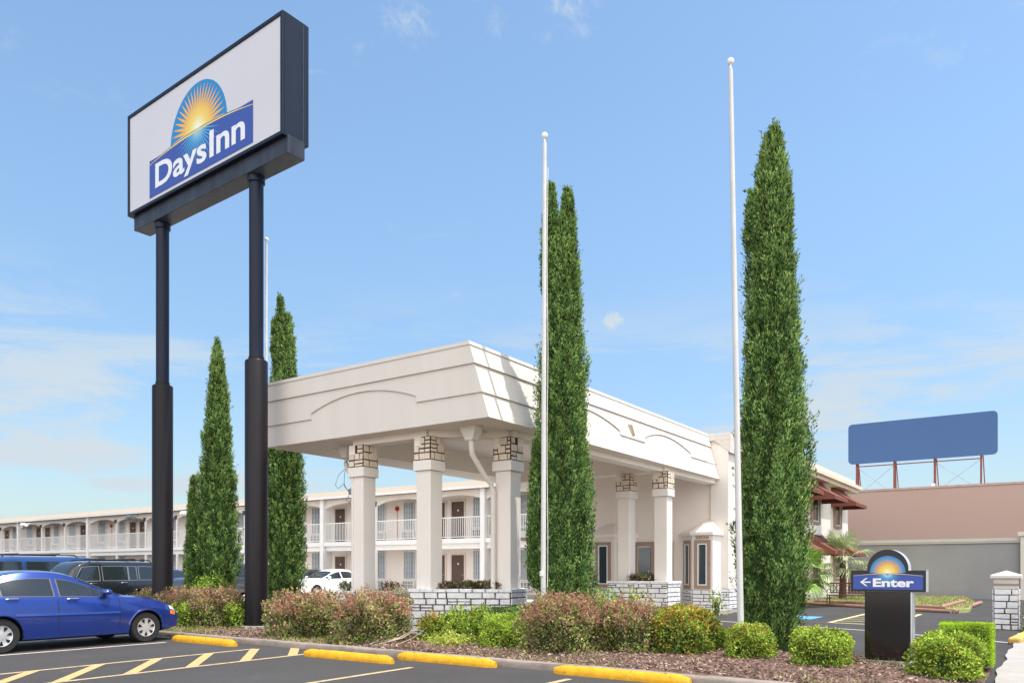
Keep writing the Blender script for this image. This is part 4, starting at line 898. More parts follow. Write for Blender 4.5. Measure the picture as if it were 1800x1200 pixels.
def shrub(name, label, c, w, h, kind, n, mats, probs, group=None, box=False, ll=.05, lw_=.55, ztop_mat=None, d=None, twigs=0, lumps=.16, seed=0, z0=.07, up=.25, power=.45, cat='shrub'):
    h = h if box or z0 > .5 else h*.86
    r_ = np.random.default_rng(seed+int(abs(c[0]*100)))
    t = thing(name, label, cat, (c[0], c[1], z0), group); d = d or w; ry = d/2; rx = w/2
    n = int(n*1.3) if n > 2000 else n; u = unit(r_.normal(size=(n, 3)))
    if box:
        u = r_.uniform(-1, 1, (n, 3)); ax = r_.integers(0, 3, n); sg = np.sign(r_.uniform(-1, 1, n)); rowi = np.arange(n); u[rowi, ax] = sg; u[:, 2] = np.where((ax == 2), 1, u[:, 2]); rad_ = 1-np.abs(r_.normal(0, .09, n))
        nrm = np.zeros((n, 3)); nrm[rowi, ax] = u[rowi, ax]; P_ = u*rad_[:, None]
        P_[:, 2] = (P_[:, 2]+1)/2
        u = unit(nrm+r_.normal(0, .3, (n, 3)))
    else:
        u[:, 2] = np.where(u[:, 2] < -.35, -u[:, 2], u[:, 2]); az = np.arctan2(u[:, 1], u[:, 0])
        lp = 1+lumps*np.sin(az*3+seed+u[:, 2]*3)+lumps*.8*np.sin(az*5+u[:, 2]*6+seed*2)+lumps*.6*np.sin(az*9-u[:, 2]*8)
        rad_ = (1-r_.random(n)**2*power)*lp; P_ = np.sign(u)*np.abs(u)**.8*rad_[:, None]; P_[:, 2] = (P_[:, 2]+.35)/1.35*1.0
        P_[:, 2] = np.clip(P_[:, 2], .015, 1.25)
    pos = np.stack([c[0]+P_[:, 0]*rx, c[1]+P_[:, 1]*ry, z0+P_[:, 2]*h], 1)
    rel = np.clip(P_[:, 2], 0, 1)
    D = u*.35+np.array([0, 0, up])+r_.normal(0, .75, (n, 3))
    V, F = leaves(pos, D, r_.uniform(.65, 1.2, n)*ll, r_.uniform(.8, 1.2, n)*ll*lw_)
    q = r_.random(n); mi = np.zeros(n, int); cum = probs(rel)   # list of arrays
    acc = np.zeros(n)
    for i, p_ in enumerate(cum): 
        mi = np.where((q >= acc) & (q < acc+p_), i, mi); acc = acc+p_
    tint = np.clip(.5+.42*np.sin(pos[:, 0]*9)*np.sin(pos[:, 1]*8+pos[:, 2]*9)+r_.normal(0, .22, n), 0, 1)
    VV, FF, MM, TT, k = [V], [F], [mi], [tint], len(V)
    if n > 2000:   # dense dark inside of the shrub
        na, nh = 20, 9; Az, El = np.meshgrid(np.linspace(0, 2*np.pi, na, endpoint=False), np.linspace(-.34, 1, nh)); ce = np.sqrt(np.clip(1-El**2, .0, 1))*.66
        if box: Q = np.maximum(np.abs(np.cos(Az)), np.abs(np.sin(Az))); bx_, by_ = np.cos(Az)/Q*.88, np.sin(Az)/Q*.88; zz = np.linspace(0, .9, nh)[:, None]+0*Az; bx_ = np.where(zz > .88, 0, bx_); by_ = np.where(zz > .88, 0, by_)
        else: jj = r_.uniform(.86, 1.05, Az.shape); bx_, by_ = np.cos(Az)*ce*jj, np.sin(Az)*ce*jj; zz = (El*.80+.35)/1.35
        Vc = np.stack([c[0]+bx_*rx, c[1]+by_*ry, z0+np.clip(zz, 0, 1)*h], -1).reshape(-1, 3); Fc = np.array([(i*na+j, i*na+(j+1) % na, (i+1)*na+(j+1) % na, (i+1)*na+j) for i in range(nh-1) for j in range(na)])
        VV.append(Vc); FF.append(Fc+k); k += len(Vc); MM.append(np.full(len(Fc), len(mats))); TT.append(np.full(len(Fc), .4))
    if twigs:   # upright feathery shoots
        m_ = twigs; a = r_.uniform(0, 6.28, m_); rr = np.sqrt(r_.random(m_)); bx = c[0]+np.cos(a)*rr*rx*.95; by = c[1]+np.sin(a)*rr*ry*.95; bz = z0+h*(1.0-.45*rr**3)*.88
        dd = unit(np.stack([np.cos(a)*rr*.7, np.sin(a)*rr*.7, np.ones(m_)], 1)+r_.normal(0, .28, (m_, 3))); ln = r_.uniform(.08, .24, m_); ns = 11
        s_ = np.linspace(.1, 1, ns)[None, :]; pp = np.stack([bx, by, bz], 1)[:, None, :]+dd[:, None, :]*(s_*ln[:, None])[..., None]
        D2 = np.repeat(dd[:, None, :], ns, 1)*.9+r_.normal(0, .65, (m_, ns, 3)); V2, F2 = leaves(pp.reshape(-1, 3), D2.reshape(-1, 3), ll*.8, ll*.3)
        VV.append(V2); FF.append(F2+k); k += len(V2); MM.append(np.full(len(F2), len(mats)-1)); TT.append(r_.random(len(F2)))
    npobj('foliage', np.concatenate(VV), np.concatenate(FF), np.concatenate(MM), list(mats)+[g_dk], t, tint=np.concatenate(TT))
    mb = MB()
    for i in range(9):
        a = i*2.4; mb.tube([(c[0]+.04*math.cos(a), c[1]+.04*math.sin(a), z0-.03), (c[0]+rx*.35*math.cos(a), c[1]+ry*.35*math.sin(a), z0+h*.4), (c[0]+rx*.62*math.cos(a), c[1]+ry*.62*math.sin(a), z0+h*.72)], [.012, .008, .004], 5)
    mb.build('stems', barkm, t); return t
def LM(n_, c, tr=.2, a_=.4): return M(n_, c, .8, .15, 6, attr=a_, trans=tr, spec=.08)
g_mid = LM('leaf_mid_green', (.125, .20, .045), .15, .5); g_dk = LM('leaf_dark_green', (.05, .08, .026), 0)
g_br = LM('leaf_bright_green', (.32, .46, .06), .25); g_yel = LM('leaf_yellow_green', (.54, .62, .10), .3, .3)
g_lime = LM('leaf_lime', (.34, .50, .04), .25, .4); g_sage = LM('leaf_sage_olive', (.27, .29, .12), .2)
l_pink = LM('leaf_dusty_pink', (.47, .25, .175), .2); l_tan = LM('leaf_tan_olive', (.38, .27, .17), .15, .45)
l_red = LM('leaf_orange_red', (.50, .22, .06), .2); l_mar = LM('leaf_maroon', (.15, .07, .06), 0)
A1 = lambda v: (lambda r: np.full_like(r, v))
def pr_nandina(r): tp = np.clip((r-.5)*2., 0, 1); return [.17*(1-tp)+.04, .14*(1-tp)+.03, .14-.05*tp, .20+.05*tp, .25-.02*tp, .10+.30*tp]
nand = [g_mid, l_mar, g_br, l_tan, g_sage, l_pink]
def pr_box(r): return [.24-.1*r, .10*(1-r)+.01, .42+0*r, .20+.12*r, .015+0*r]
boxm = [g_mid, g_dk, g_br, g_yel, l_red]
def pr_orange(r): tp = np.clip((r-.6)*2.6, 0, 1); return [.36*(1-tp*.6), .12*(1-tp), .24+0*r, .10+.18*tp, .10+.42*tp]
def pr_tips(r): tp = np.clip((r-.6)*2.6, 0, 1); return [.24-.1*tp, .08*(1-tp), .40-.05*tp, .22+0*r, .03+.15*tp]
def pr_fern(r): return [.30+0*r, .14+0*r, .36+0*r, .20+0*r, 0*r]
G1 = 'feathery pink tipped shrubs'; G2 = 'small clipped round shrubs'
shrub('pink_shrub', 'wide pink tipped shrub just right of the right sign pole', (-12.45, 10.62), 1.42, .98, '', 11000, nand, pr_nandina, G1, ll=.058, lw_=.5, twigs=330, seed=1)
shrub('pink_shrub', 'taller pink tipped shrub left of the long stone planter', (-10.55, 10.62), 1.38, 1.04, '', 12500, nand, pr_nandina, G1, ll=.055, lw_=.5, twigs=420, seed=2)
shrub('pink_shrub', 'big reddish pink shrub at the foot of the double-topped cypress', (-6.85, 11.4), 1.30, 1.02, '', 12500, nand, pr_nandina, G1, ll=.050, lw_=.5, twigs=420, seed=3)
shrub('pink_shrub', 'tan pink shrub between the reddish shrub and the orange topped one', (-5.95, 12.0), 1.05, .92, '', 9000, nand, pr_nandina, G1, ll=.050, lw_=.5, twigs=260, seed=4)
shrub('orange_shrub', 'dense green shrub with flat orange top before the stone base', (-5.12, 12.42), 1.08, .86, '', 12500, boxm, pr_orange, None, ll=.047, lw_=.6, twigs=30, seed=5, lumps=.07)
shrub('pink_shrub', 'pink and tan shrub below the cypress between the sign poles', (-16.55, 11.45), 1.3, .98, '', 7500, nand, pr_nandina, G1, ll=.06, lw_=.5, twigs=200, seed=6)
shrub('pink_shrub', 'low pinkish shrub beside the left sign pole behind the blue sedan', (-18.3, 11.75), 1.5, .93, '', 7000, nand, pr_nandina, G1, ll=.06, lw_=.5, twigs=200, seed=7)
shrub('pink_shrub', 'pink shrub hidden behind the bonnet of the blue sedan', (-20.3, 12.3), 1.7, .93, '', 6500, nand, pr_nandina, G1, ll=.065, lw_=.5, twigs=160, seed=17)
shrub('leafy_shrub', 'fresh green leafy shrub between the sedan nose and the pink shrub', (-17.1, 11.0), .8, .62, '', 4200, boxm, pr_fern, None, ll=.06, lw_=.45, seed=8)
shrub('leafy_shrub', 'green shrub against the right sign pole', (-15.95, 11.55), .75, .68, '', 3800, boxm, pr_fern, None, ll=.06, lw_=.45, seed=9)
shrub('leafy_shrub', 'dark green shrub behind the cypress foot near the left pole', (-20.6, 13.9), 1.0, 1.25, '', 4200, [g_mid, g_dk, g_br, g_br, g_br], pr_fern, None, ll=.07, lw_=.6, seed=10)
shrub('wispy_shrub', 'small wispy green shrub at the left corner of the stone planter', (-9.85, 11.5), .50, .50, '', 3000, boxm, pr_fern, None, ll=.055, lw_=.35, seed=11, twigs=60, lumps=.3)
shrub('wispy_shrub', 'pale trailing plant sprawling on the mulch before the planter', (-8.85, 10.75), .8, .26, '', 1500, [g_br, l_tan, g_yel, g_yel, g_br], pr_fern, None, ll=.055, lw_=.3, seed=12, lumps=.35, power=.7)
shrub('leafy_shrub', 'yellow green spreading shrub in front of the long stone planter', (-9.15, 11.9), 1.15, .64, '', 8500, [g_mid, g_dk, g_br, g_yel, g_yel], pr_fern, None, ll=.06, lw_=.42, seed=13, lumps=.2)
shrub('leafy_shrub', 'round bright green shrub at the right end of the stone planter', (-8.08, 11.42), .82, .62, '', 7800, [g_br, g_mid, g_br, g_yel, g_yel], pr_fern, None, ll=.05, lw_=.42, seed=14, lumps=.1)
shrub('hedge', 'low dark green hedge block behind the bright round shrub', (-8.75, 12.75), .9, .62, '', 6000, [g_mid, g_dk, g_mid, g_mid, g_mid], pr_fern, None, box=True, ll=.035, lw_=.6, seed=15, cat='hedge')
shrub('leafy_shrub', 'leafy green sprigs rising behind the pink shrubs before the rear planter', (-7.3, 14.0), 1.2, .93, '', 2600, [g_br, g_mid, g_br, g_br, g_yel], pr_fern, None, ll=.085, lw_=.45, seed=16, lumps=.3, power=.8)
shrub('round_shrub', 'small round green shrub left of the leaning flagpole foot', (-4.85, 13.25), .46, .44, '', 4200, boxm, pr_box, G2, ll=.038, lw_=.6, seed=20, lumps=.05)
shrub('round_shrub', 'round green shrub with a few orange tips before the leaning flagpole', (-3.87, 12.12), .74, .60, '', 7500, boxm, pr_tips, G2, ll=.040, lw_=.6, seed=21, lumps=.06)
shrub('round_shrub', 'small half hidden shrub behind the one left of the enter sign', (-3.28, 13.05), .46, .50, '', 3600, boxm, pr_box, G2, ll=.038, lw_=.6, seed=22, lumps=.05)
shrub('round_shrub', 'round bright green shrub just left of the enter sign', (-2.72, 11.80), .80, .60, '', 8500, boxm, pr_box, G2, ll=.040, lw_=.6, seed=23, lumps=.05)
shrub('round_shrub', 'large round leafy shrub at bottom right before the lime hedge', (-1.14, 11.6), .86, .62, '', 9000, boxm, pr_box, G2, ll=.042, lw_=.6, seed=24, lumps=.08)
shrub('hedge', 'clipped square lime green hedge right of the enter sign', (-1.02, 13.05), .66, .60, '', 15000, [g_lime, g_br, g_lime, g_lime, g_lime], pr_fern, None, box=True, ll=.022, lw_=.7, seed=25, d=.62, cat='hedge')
def pr_pl(r): return [.35+0*r, .2+0*r, .25+0*r, .12+0*r, .08+0*r]
plm = [l_mar, g_dk, g_mid, l_tan, M('pale_pink_petal', (.6, .5, .42), .6)]
pc = cam2w(-1.0, 17.2); 
for i, (f, lab) in enumerate(((-.62, 'dark bronze leafed plants at the left end of the long planter'), (-.02, 'dark bronze leafed plants in the middle of the long planter'), (.5, 'dark bronze leafed plants by the downspout in the long planter'))):
    q = cam2w(-1.0+f, 17.2); shrub('bedding_plant', lab, q, .72, .21, '', 1900, plm, pr_pl, 'bronze bedding plants in the stone planters', ll=.05, lw_=.6, seed=30+i, z0=.97, lumps=.1, d=.5, cat='plant')
shrub('bedding_plant', 'dark bronze plants between the two rear canopy columns', (-10.05, 21.3), .85, .25, '', 1500, plm, pr_pl, 'bronze bedding plants in the stone planters', ll=.06, lw_=.6, seed=34, z0=1.05, d=.4, cat='plant')
shrub('bedding_plant', 'small plants left of the column in the rounded planter', cam2w(-3.85, 18.2), .4, .25, '', 500, plm, pr_pl, 'bronze bedding plants in the stone planters', ll=.05, lw_=.6, seed=35, z0=.9, cat='plant')
shrub('bedding_plant', 'small plants right of the column in the rounded planter', cam2w(-2.85, 18.2), .4, .25, '', 500, plm, pr_pl, 'bronze bedding plants in the stone planters', ll=.05, lw_=.6, seed=36, z0=.9, cat='plant')
shrub('flowering_shrub', 'pink flowering shrub at the right edge beside the stone pier', (-.02, 21.9), .9, 1.1, '', 3200, [g_mid, g_dk, g_br, l_pink, M('pink_petal', (.7, .2, .15), .6)], pr_pl, None, ll=.07, lw_=.6, seed=37, z0=.0)
shrub('climbing_plant', 'thin green plant against the stone base by the bay window', (-8.75, 24.0), .45, .85, '', 320, boxm, pr_fern, None, ll=.09, lw_=.5, seed=38, z0=0., power=.9, lumps=.35, cat='plant')
mb = MB()   # dead sticks
for i in range(7): a = rng.uniform(-.6, .6); p = Vector((-9.9+rng.uniform(-.5, .5), 10.0+rng.uniform(0, .15), .11)); mb.tube([p, p+Vector((.2+a*.4, .35, .1)), p+Vector((.3+a*.6, .7, .28))], [.008, .006, .003], 5)
tag(mb.build('twig_pile', M('dead_twig', (.45, .36, .30), .9), origin=(-9.9, 10, .1)), 'bare dead twigs lying at the foot of the pink shrub by the kerb', 'twigs')
for p, lab in (((-9.62, 12.1, 1.0), 'orange flower at the left corner of the long planter'), ((-8.95, 14.2, .82), 'orange flower at the right corner of the long planter')): pass

# ================================================================== WHEEL STOPS
def wheel_stop(L_):
    t = localthing('wheel_stop', '', 'wheel stop', 'yellow wheel stops'); mb = MB(); n = 12; k = 14
    prof = [(-.085, 0), (-.085, .05), (-.062, .10), (-.03, .124), (.03, .124), (.062, .10), (.085, .05), (.085, 0)]
    for i in range(k+1):
        x = L_*i/k; e = min(x, L_-x); s_ = .45+.55*min(1, e/.10)**.6
        for (y, z) in prof: mb.v.append((x, y*s_+random.uniform(-.002, .002), z*(s_*.6+.4)+random.uniform(-.002, .002)))
    m_ = len(prof)
    for i in range(k):
        for j in range(m_-1): a = i*m_+j; mb.f.append((a, a+m_, a+m_+1, a+1)); mb.m.append(0)
    mb.f.append(tuple(range(m_))[::-1]); mb.m.append(0); mb.f.append(tuple(k*m_+j for j in range(m_))); mb.m.append(0)
    mb.build('block', yel, t, smooth=True, sharp=40)
    mb = MB()
    for x in (L_*.17, L_*.83): mb.tube([(x, 0, .12), (x, 0, .128)], .022, 10)
    mb.build('anchor_bolt', M('rusty_bolt', (.16, .08, .04), .8), t); return t
for (x, y, L_, lab, rz) in ((-14.72, 9.12, 2.1, 'yellow wheel stop just ahead of the blue sedan', -.02), (-10.32, 8.78, 2.0, 'yellow wheel stop in front of the pink shrub beside the hatching', 0), (-8.7, 9.33, 1.95, 'yellow wheel stop in front of the long stone planter', -.01), (-5.72, 9.3, 2.0, 'yellow wheel stop cut by the bottom edge of the picture', -.01)):
    t = wheel_stop(L_); t['label'] = lab; t.location = (x, y, .0); t.rotation_euler = (0, 0, rz)

# ================================================================== CARS
tyrem = M('tyre_rubber', (.022, .021, .022), .8, .1, 9); rimm = M('silver_wheel_cover', (.60, .60, .61), .35, .05, 5, metal=.5); archm = M('wheel_well_black', (.008, .008, .008), .9, 0)
cglass = M('tinted_car_glass', (.018, .024, .028), .05, 0, spec=.8); chrome = M('chrome', (.8, .8, .8), .12, 0, metal=1); blackp = M('black_plastic', (.02, .02, .02), .5, 0)
hlm = M('headlamp_lens', (.7, .72, .74), .1, 0, spec=.8); tlm = M('red_lamp_lens', (.45, .01, .01), .2, 0); orm = M('orange_lamp_lens', (.85, .2, .02), .3, 0)
def car(name, label, tab, paint, wheels, wr=.31, trim=None, seams=(), win=((-1.2, -.33), (-.22, .66)), ws=(.2, .93), rg=(-1.55, -1.05), belt_t=(.07, .88), handles=(), rails=False, molding=None, rim='cover', hl=None, group=None, mir=None):
    t = localthing(name, label, 'car', group); T = np.array(tab, float); xs = T[:, 0]
    # monotone-ish smooth interpolation of every column
    def col(c, x):
        y = T[:, c]; m = np.gradient(y, xs)
        for i in range(1, len(y)-1):
            if (y[i]-y[i-1])*(y[i+1]-y[i]) <= 0: m[i] = 0
            else: lim = 3*min(abs((y[i]-y[i-1])/(xs[i]-xs[i-1])), abs((y[i+1]-y[i])/(xs[i+1]-xs[i]))); m[i] = max(-lim, min(lim, m[i]))
        i = int(np.clip(np.searchsorted(xs, x)-1, 0, len(xs)-2)); h = xs[i+1]-xs[i]; q = min(max((x-xs[i])/h, 0), 1)
        return (2*q**3-3*q**2+1)*y[i]+(q**3-2*q**2+q)*h*m[i]+(-2*q**3+3*q**2)*y[i+1]+(q**3-q**2)*h*m[i+1]
    def section(x):
        zb, w_, zl, wb, zr, wr_ = [col(c, x) for c in range(1, 7)]
        zm = zb+(zl-zb)*.52; rs = min(.10, (zr-zl)*.35+.015)
        return [(0, zb), (w_*.86, zb), (w_*.955, zb+.035), (w_*.975, zb+.12), (w_, zm), (w_*.992, zb+(zl-zb)*.74), (wb+.022, zl-.035), (wb, zl), (wb+(wr_-wb)*.5, zl+(zr-rs-zl)*.5+.0), (wr_, zr-rs), (wr_-.05, zr-rs*.35), (wr_*.72, zr-rs*.10), (wr_*.36, zr), (0, zr)]
    # s index: 7 = belt, 9 = roof rail
    def Sf(x, s_):
        P_ = section(x); i = int(min(math.floor(s_), len(P_)-2)); f = s_-i; a, b = P_[i], P_[i+1]
        return Vector((x, a[0]+(b[0]-a[0])*f, a[1]+(b[1]-a[1])*f))
    X = np.linspace(xs[0], xs[-1], 90); ns = 14; mb = MB()
    for x in X:
        P_ = section(x); 
        for (y, z) in P_: mb.v.append((x, y, z))
        for (y, z) in P_[-2:0:-1]: mb.v.append((x, -y, z))
    m_ = 2*ns-2
    for i in range(len(X)-1):
        for j in range(m_): a = i*m_+j; b = i*m_+(j+1) % m_; mb.f.append((a, b, b+m_, a+m_)); mb.m.append(0)
    mb.f.append(tuple(range(m_))[::-1]); mb.m.append(0); mb.f.append(tuple((len(X)-1)*m_+j for j in range(m_))); mb.m.append(0)
    # flip orientation test
    body = mb.build('body', [paint, archm], t)
    bmm = bmesh.new(); bmm.from_mesh(body.data); bmesh.ops.recalc_face_normals(bmm, faces=bmm.faces); bmm.to_mesh(body.data); bmm.free()
    cut = MB(); W_ = T[:, 2].max()
    for wx in wheels:
        for sg in (1, -1): cut.tube([(wx, sg*(W_-.27), wr+.0), (wx, sg*(W_+.2), wr+.0)], wr*1.17, 40)
    cb = cut.build('cutter', [archm])
    bmm = bmesh.new(); bmm.from_mesh(cb.data); bmesh.ops.recalc_face_normals(bmm, faces=bmm.faces); bmm.to_mesh(cb.data); bmm.free()
    cb.data.materials.clear(); cb.data.materials.append(paint); cb.data.materials.append(archm); cb.data.polygons.foreach_set('material_index', [1]*len(cb.data.polygons))
    bo = body.modifiers.new('arch', 'BOOLEAN'); bo.object = cb; bo.operation = 'DIFFERENCE'; bo.solver = 'EXACT'
    dg = bpy.context.evaluated_depsgraph_get(); dg.update(); me = bpy.data.meshes.new_from_object(body.evaluated_get(dg)); body.modifiers.clear(); body.data = me
    bpy.data.objects.remove(cb); me.polygons.foreach_set('use_smooth', [True]*len(me.polygons)); me.set_sharp_from_angle(angle=R(28))
    # arch lips
    mb = MB()
    for wx in wheels:
        for sg in (1, -1):
            path = []
            for a in np.linspace(R(-3), R(183), 26):
                xx = wx+wr*1.19*math.cos(a); zz = wr+wr*1.19*math.sin(a); 
                sec = section(min(max(xx, xs[0]), xs[-1])); yy = np.interp(zz, [p[1] for p in sec[2:8]], [p[0] for p in sec[2:8]]); path.append((xx, sg*(yy-.006), zz))
            mb = MB(); mb.tube(path, .021, 8); mb.build('wheel_arch_trim', paint, t, smooth=True)
    def patch(name_, x0, x1, s0, s1, m, off_=.006, both=True, nx=14, nsn=6, x0t=None, x1t=None, par=None, th=True):
        for sg in ((1, -1) if both else (1,)):
            mb = MB()
            for j in range(nsn+1):
                ss = s0+(s1-s0)*j/nsn; f = j/nsn; xa = x0+((x0t if x0t is not None else x0)-x0)*f; xb = x1+((x1t if x1t is not None else x1)-x1)*f
                for i in range(nx+1):
                    x = xa+(xb-xa)*i/nx; p = Sf(x, ss); e = .01
                    dx = Sf(min(x+e, xs[-1]), ss)-Sf(max(x-e, xs[0]), ss); ds = Sf(x, min(ss+.05, ns-1.001))-Sf(x, ss-.05); nn = ds.cross(dx) if False else dx.cross(ds); nn.normalize()
                    if nn.y < 0 and s0 < 9.5: nn = -nn
                    if s0 >= 9.5 and nn.z < 0: nn = -nn
                    p = p+nn*off_; mb.v.append((p.x, p.y*sg, p.z))
            w__ = nx+1
            for j in range(nsn):
                for i in range(nx): a = j*w__+i; mb.f.append((a, a+1, a+1+w__, a+w__) if sg < 0 else (a+w__, a+1+w__, a+1, a)); mb.m.append(0)
            mb.build(name_, m, par or t, smooth=True, sharp=60)
    bs, ts = 7+belt_t[0]*2, 7+belt_t[1]*2
    for q in win:
        a, b = q[:2]; at_, bt = (q[2], q[3]) if len(q) > 2 else (a, b)
        patch('side_window_trim', a-.025, b+.025, bs-.07, ts+.05, trim or blackp, .004, x0t=at_-.025, x1t=bt+.025)
        patch('side_window', a, b, bs, ts, cglass, .007, x0t=at_, x1t=bt)
    patch('windshield', ws[1], ws[0], 7.3, 12.99, cglass, .006, nsn=14, both=True, nx=10) if False else None
    def screen(nm, xa, xb):
        mb = MB(); nx = 10; cols_ = [9.35, 9.9, 10.4, 11, 11.5, 12, 12.5, 13]
        for i in range(nx+1):
            x = xa+(xb-xa)*i/nx; row = [Sf(x, min(s_, 12.999)) for s_ in cols_]
            full = [(p.x, p.y, p.z) for p in row]+[(p.x, -p.y, p.z) for p in row[-2::-1]]
            sgn = 1 if xb > xa else -1
            mb.v += [(x_+.006*sgn, y_, z_+.007) for x_, y_, z_ in full]
        w__ = len(cols_)*2-1
        for i in range(nx):
            for j in range(w__-1): a = i*w__+j; mb.f.append((a, a+1, a+1+w__, a+w__)); mb.m.append(0)
        mb.build(nm, cglass, t, smooth=True, sharp=60)
    screen('windshield', ws[0], ws[1]); screen('rear_window', rg[1], rg[0])
    for (x, s0, s1) in seams: patch('door_seam', x-.006, x+.006, s0, s1, blackp, .003, nx=1, nsn=18)
    if molding: patch('side_molding', molding[0], molding[1], 4.25, 4.5, molding[2], .012, nx=20, nsn=2)
    for x in handles:
        for sg in (1, -1):
            p = Sf(x, 6.0); mb = MB(); y = p.y+.012
            mb.tube([(x-.10, sg*(y-.01), p.z+.005), (x-.08, sg*(y+.018), p.z+.01), (x+.08, sg*(y+.018), p.z+.01), (x+.10, sg*(y-.01), p.z+.005)], .015, 8); mb.build('door_handle', chrome, t, smooth=True)
    if hl:
        patch('headlight', hl[0], hl[1], hl[2], hl[3], hlm, .008, nx=8, x0t=hl[0]+.08); 
        patch('side_marker', hl[0]-.02, hl[0]+.10, 4.4, 5.0, orm, .01, nx=4, nsn=3)
        patch('tail_light', xs[0]+.01, xs[0]+.22, 5.4, 6.8, tlm, .008, nx=5)
    # mirrors
    for sg in (1, -1):
        mx = (mir if mir is not None else max(q_[1] for q_ in win)-.06); p = Sf(mx, 7.3); mb = MB(); mb.sphere((mx, sg*(p.y+.10), p.z+.07), .1, 12, 0, .62)
        mb.tube([(mx, sg*(p.y-.02), p.z+.03), (mx, sg*(p.y+.08), p.z+.06)], .028, 8); mb.build('wing_mirror', paint, t, smooth=True)
    if rails:
        mb = MB()
        for sg in (1, -1): a, b = rails; yr = section((a+b)/2)[10][0]; mb.tube([(a, sg*yr, Sf(a, 10).z), (a+.1, sg*yr, Sf(a, 10).z+.08), (b-.1, sg*yr, Sf(b, 10).z+.08), (b, sg*yr, Sf(b, 10).z)], .018, 8)
        for x in (a+.6, b-.5): yr = section(x)[10][0]; mb.tube([(x, -yr, Sf(x, 12).z+.07), (x, yr, Sf(x, 12).z+.07)], .015, 6)
        mb.build('roof_rack', blackp, t)
    # wheels
    for wx in wheels:
        for sg in (1, -1):
            yo = W_-.02; ty = MB(); n = 40; prof = [(wr*.62, -.20), (wr*.93, -.205), (wr*.99, -.18), (wr, -.10), (wr*.99, -.02), (wr*.93, .0), (wr*.62, -.005)]
            for (r_, dy) in prof:
                for q in range(n): a = 2*math.pi*q/n; ty.v.append((wx+r_*math.cos(a), sg*(yo+dy), wr+r_*math.sin(a)))
            for i in range(len(prof)-1):
                for q in range(n): a = i*n+q; b = i*n+(q+1) % n; ty.f.append((a, b, b+n, a+n) if sg < 0 else (a+n, b+n, b, a)); ty.m.append(0)
            tyo = ty.build('wheel', tyrem, t, smooth=True, sharp=50)
            rb_ = MB(); rr = [0, .12, .25, .55, .60, .64]; dy = [.0, .004, -.004, -.002, .004, -.03]
            for r_, d_ in zip(rr, dy):
                for q in range(n): a = 2*math.pi*q/n; rb_.v.append((wx+wr*r_*math.cos(a), sg*(yo-.012+d_), wr+wr*r_*math.sin(a)))
            for i in range(len(rr)-1):
                for q in range(n): a = i*n+q; b = i*n+(q+1) % n; rb_.f.append((a, b, b+n, a+n) if sg < 0 else (a+n, b+n, b, a)); rb_.m.append(0)
            rb_.build('rim', rimm, tyo, smooth=True)
            hb = MB(); k = 7
            for i in range(k):
                a = 2*math.pi*i/k+.2; pts = []
                for (r_, da) in ((.30, -.06), (.30, .06), (.50, .20), (.545, .15), (.55, 0), (.545, -.15), (.50, -.20)): pts.append((wx+wr*r_*math.cos(a+da), sg*(yo-.011), wr+wr*r_*math.sin(a+da)))
                hb.prism(pts, (0, sg*.004, 0))
            hb.build('rim_slot', archm, tyo)
    return t
blue = M('metallic_blue_car_paint', (.014, .045, .27), .28, .05, 3, 0, 20, .5, .45, 1.)
sedan_tab = [(-2.25, .46, .62, .80, .60, .86, .46), (-2.18, .34, .74, .90, .66, .98, .5), (-1.95, .27, .82, .96, .74, 1.03, .54), (-1.6, .22, .85, .98, .77, 1.10, .55), (-1.15, .19, .86, .965, .785, 1.33, .54), (-.6, .18, .86, .95, .79, 1.43, .565), (-.1, .18, .86, .94, .79, 1.40, .57), (.35, .18, .86, .93, .79, 1.25, .585),
             (.75, .18, .86, .925, .785, 1.06, .63), (1.0, .18, .86, .915, .78, .965, .68), (1.4, .19, .86, .87, .76, .92, .60), (1.8, .21, .84, .79, .70, .85, .52), (2.03, .24, .79, .70, .62, .76, .45), (2.17, .27, .70, .60, .54, .66, .38), (2.23, .33, .58, .52, .45, .56, .3)]
sed = car('parked_car', 'glossy blue sedan parked nose to the kerb beside the left sign pole', sedan_tab, blue, (-1.2, 1.4), .30, seams=((-.27, 3, 7), (.86, 3, 7), (-1.28, 4.4, 7)), win=((-1.16, -.33), (-.21, .66, -.21, .66), (-1.52, -1.26, -1.40, -1.26)), ws=(.22, .96), rg=(-1.62, -1.12), belt_t=(.06, .86), handles=(-1.02, -.0), molding=(-1.0, .86, M('pale_blue_molding', (.03, .09, .42), .3, 0, metal=.3, coat=1)), hl=(1.93, 2.19, 5.3, 6.9), trim=M('window_trim', (.12, .11, .10), .4, 0))
sed.location = (-15.66, 7.2, 0); sed.rotation_euler = (0, 0, R(90))
def suvtab(L_, W_, H_, hood=.28, tumble=.16, fl=1.0):
    a = L_/2; hz = H_*.60
    return [(-a, .5, W_*.80, hz-.06, W_*.78, H_-.30, W_*.60), (-a+.06, .36, W_*.93, hz, W_*.88, H_-.12, W_*.70), (-a+.3, .28, W_*.99, hz+.02, W_*.92, H_-.02, W_*.74), (-a+1.1, .26, W_, hz+.01, W_*.925, H_, W_*.76), (0, .26, W_, hz, W_*.925, H_, W_*.76), (a*.22, .26, W_, hz-.01, W_*.92, H_-.03, W_*.75),
            (a*.36, .26, W_, hz-.02, W_*.92, H_-.20, W_*.76), (a*.50, .26, W_, hz-.03, W_*.91, hz+.07, W_*.80), (a*.75, .28, W_*.99, hz-.07, W_*.87, hz+.01, W_*.72), (a-.18, .30, W_*.95, hz-.17, W_*.80, hz-.09, W_*.62), (a-.03, .36, W_*.85, hz-.34, W_*.72, hz-.26, W_*.5), (a, .45, W_*.75, hz-.46, W_*.6, hz-.40, W_*.4)]
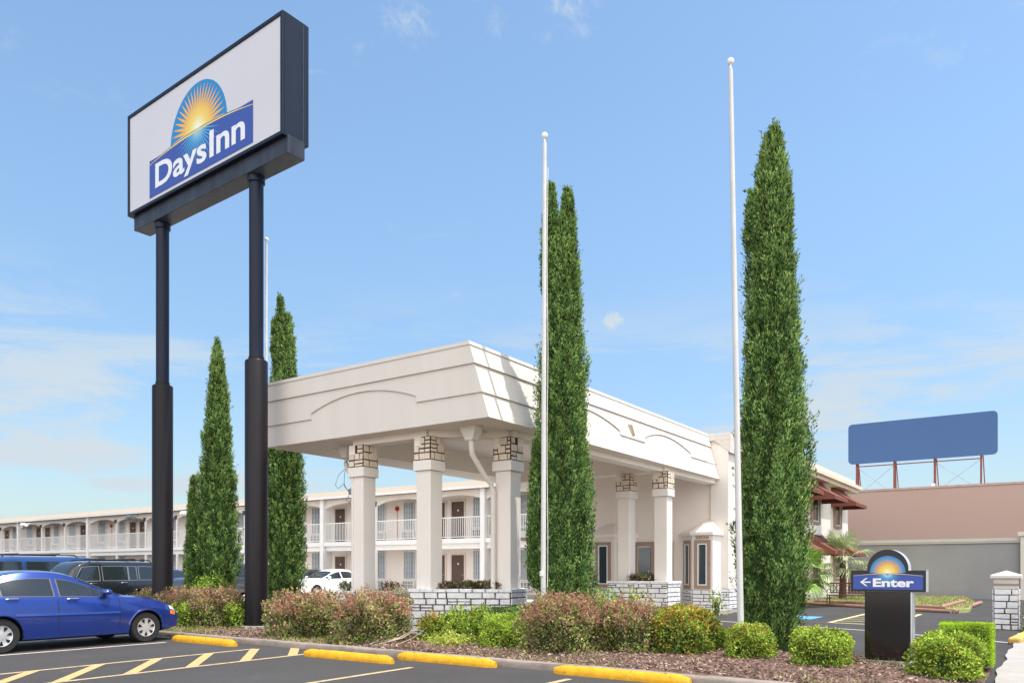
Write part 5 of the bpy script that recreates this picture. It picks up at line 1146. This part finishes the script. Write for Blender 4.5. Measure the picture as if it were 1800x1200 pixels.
blackc = M('black_car_paint', (.014, .014, .018), .25, .05, 3, 0, 20, .5, .2, 1.)
suv = car('parked_car', 'black sport utility vehicle with roof rack behind the left sign pole', suvtab(4.4, .92, 1.72), blackc, (-1.32, 1.35), .37, trim=M('silver_window_trim', (.35, .35, .36), .3, 0, metal=.6), seams=((-.02, 3, 7), (-1.1, 3, 7)), win=((-1.98, -1.3), (-1.2, -.95), (-.9, -.08), (.04, .87, .04, .56)), ws=(.5, 1.08), rg=(-2.1, -2.18), belt_t=(.1, .86), handles=(-.75, .25), rails=(-1.8, .3), hl=(1.86, 2.14, 5.2, 6.8))
suv.location = (-25.95, 13.05, 0); suv.rotation_euler = (0, 0, R(-90))
blue2 = M('dark_blue_car_paint', (.010, .055, .20), .3, .05, 3, 0, 20, .5, .3, 1.)
s2 = car('parked_car', 'large medium blue utility vehicle at the left edge behind the sedan', suvtab(5.5, .97, 1.90), blue2, (-1.6, 1.75), .39, seams=((.2, 3, 7),), win=((-2.5, -1.62, -2.35, -1.62), (-1.42, -.42), (-.25, .6), (.75, 1.3, .75, .9)), ws=(.65, 1.35), rg=(-2.6, -2.7), belt_t=(.1, .84), handles=(-.2, .6), rails=(-2.1, .3), hl=(2.4, 2.7, 5.2, 6.8))
s2.location = (-28.75, 11.65, 0); s2.rotation_euler = (0, 0, R(-90))
whitec = M('white_car_paint', (.78, .79, .80), .3, .02, 3, 0, 20, .5, 0, 1.)
wtab = [tuple([r_[0]*1.08, r_[1], r_[2]*1.03, r_[3]*1.02, r_[4]*1.02, r_[5]*1.03, r_[6]]) for r_ in sedan_tab]
s3 = car('parked_car', 'white sedan parked nose out by the motel behind the left canopy column', wtab, whitec, (-1.3, 1.5), .32, seams=((-.29, 3, 7), (.93, 3, 7)), win=((-1.25, -.36), (-.23, .71)), ws=(.24, 1.04), rg=(-1.75, -1.2), handles=(-1.1, 0.), hl=(2.08, 2.36, 5.3, 6.9))
s3.location = (-31.5, 28.3, 0); s3.rotation_euler = (0, 0, R(-90))
grey = M('charcoal_truck_paint', (.03, .035, .045), .35, .05, 3, 0, 20, .5, .2, 1.)
s4 = car('parked_car', 'dark charcoal vehicle glimpsed between the cypress and the right sign pole', suvtab(5.2, .95, 1.75), grey, (-1.5, 1.6), .38, win=((-2.2, -1.3), (-1.1, -.2), (0, 1.0, 0, .7)), ws=(.6, 1.28), rg=(-2.5, -2.56), hl=(2.25, 2.5, 5.2, 6.8))
s4.location = (-34.6, 24.2, 0); s4.rotation_euler = (0, 0, R(-90))
s5 = car('parked_car', 'blue car far back just right of the left sign pole', wtab, blue, (-1.3, 1.5), .32, win=((-1.25, -.36), (-.23, .71)), ws=(.24, 1.04), rg=(-1.75, -1.2), hl=(2.08, 2.36, 5.3, 6.9))
s5.location = (-42.0, 25.0, 0); s5.rotation_euler = (0, 0, R(-90))
s6 = car('parked_car', 'dark car parked beside the white sedan in front of the motel', wtab, grey, (-1.3, 1.5), .32, win=((-1.25, -.36), (-.23, .71)), ws=(.24, 1.04), rg=(-1.75, -1.2), hl=(2.08, 2.36, 5.3, 6.9))
s6.location = (-34.6, 29.2, 0); s6.rotation_euler = (0, 0, R(-90))
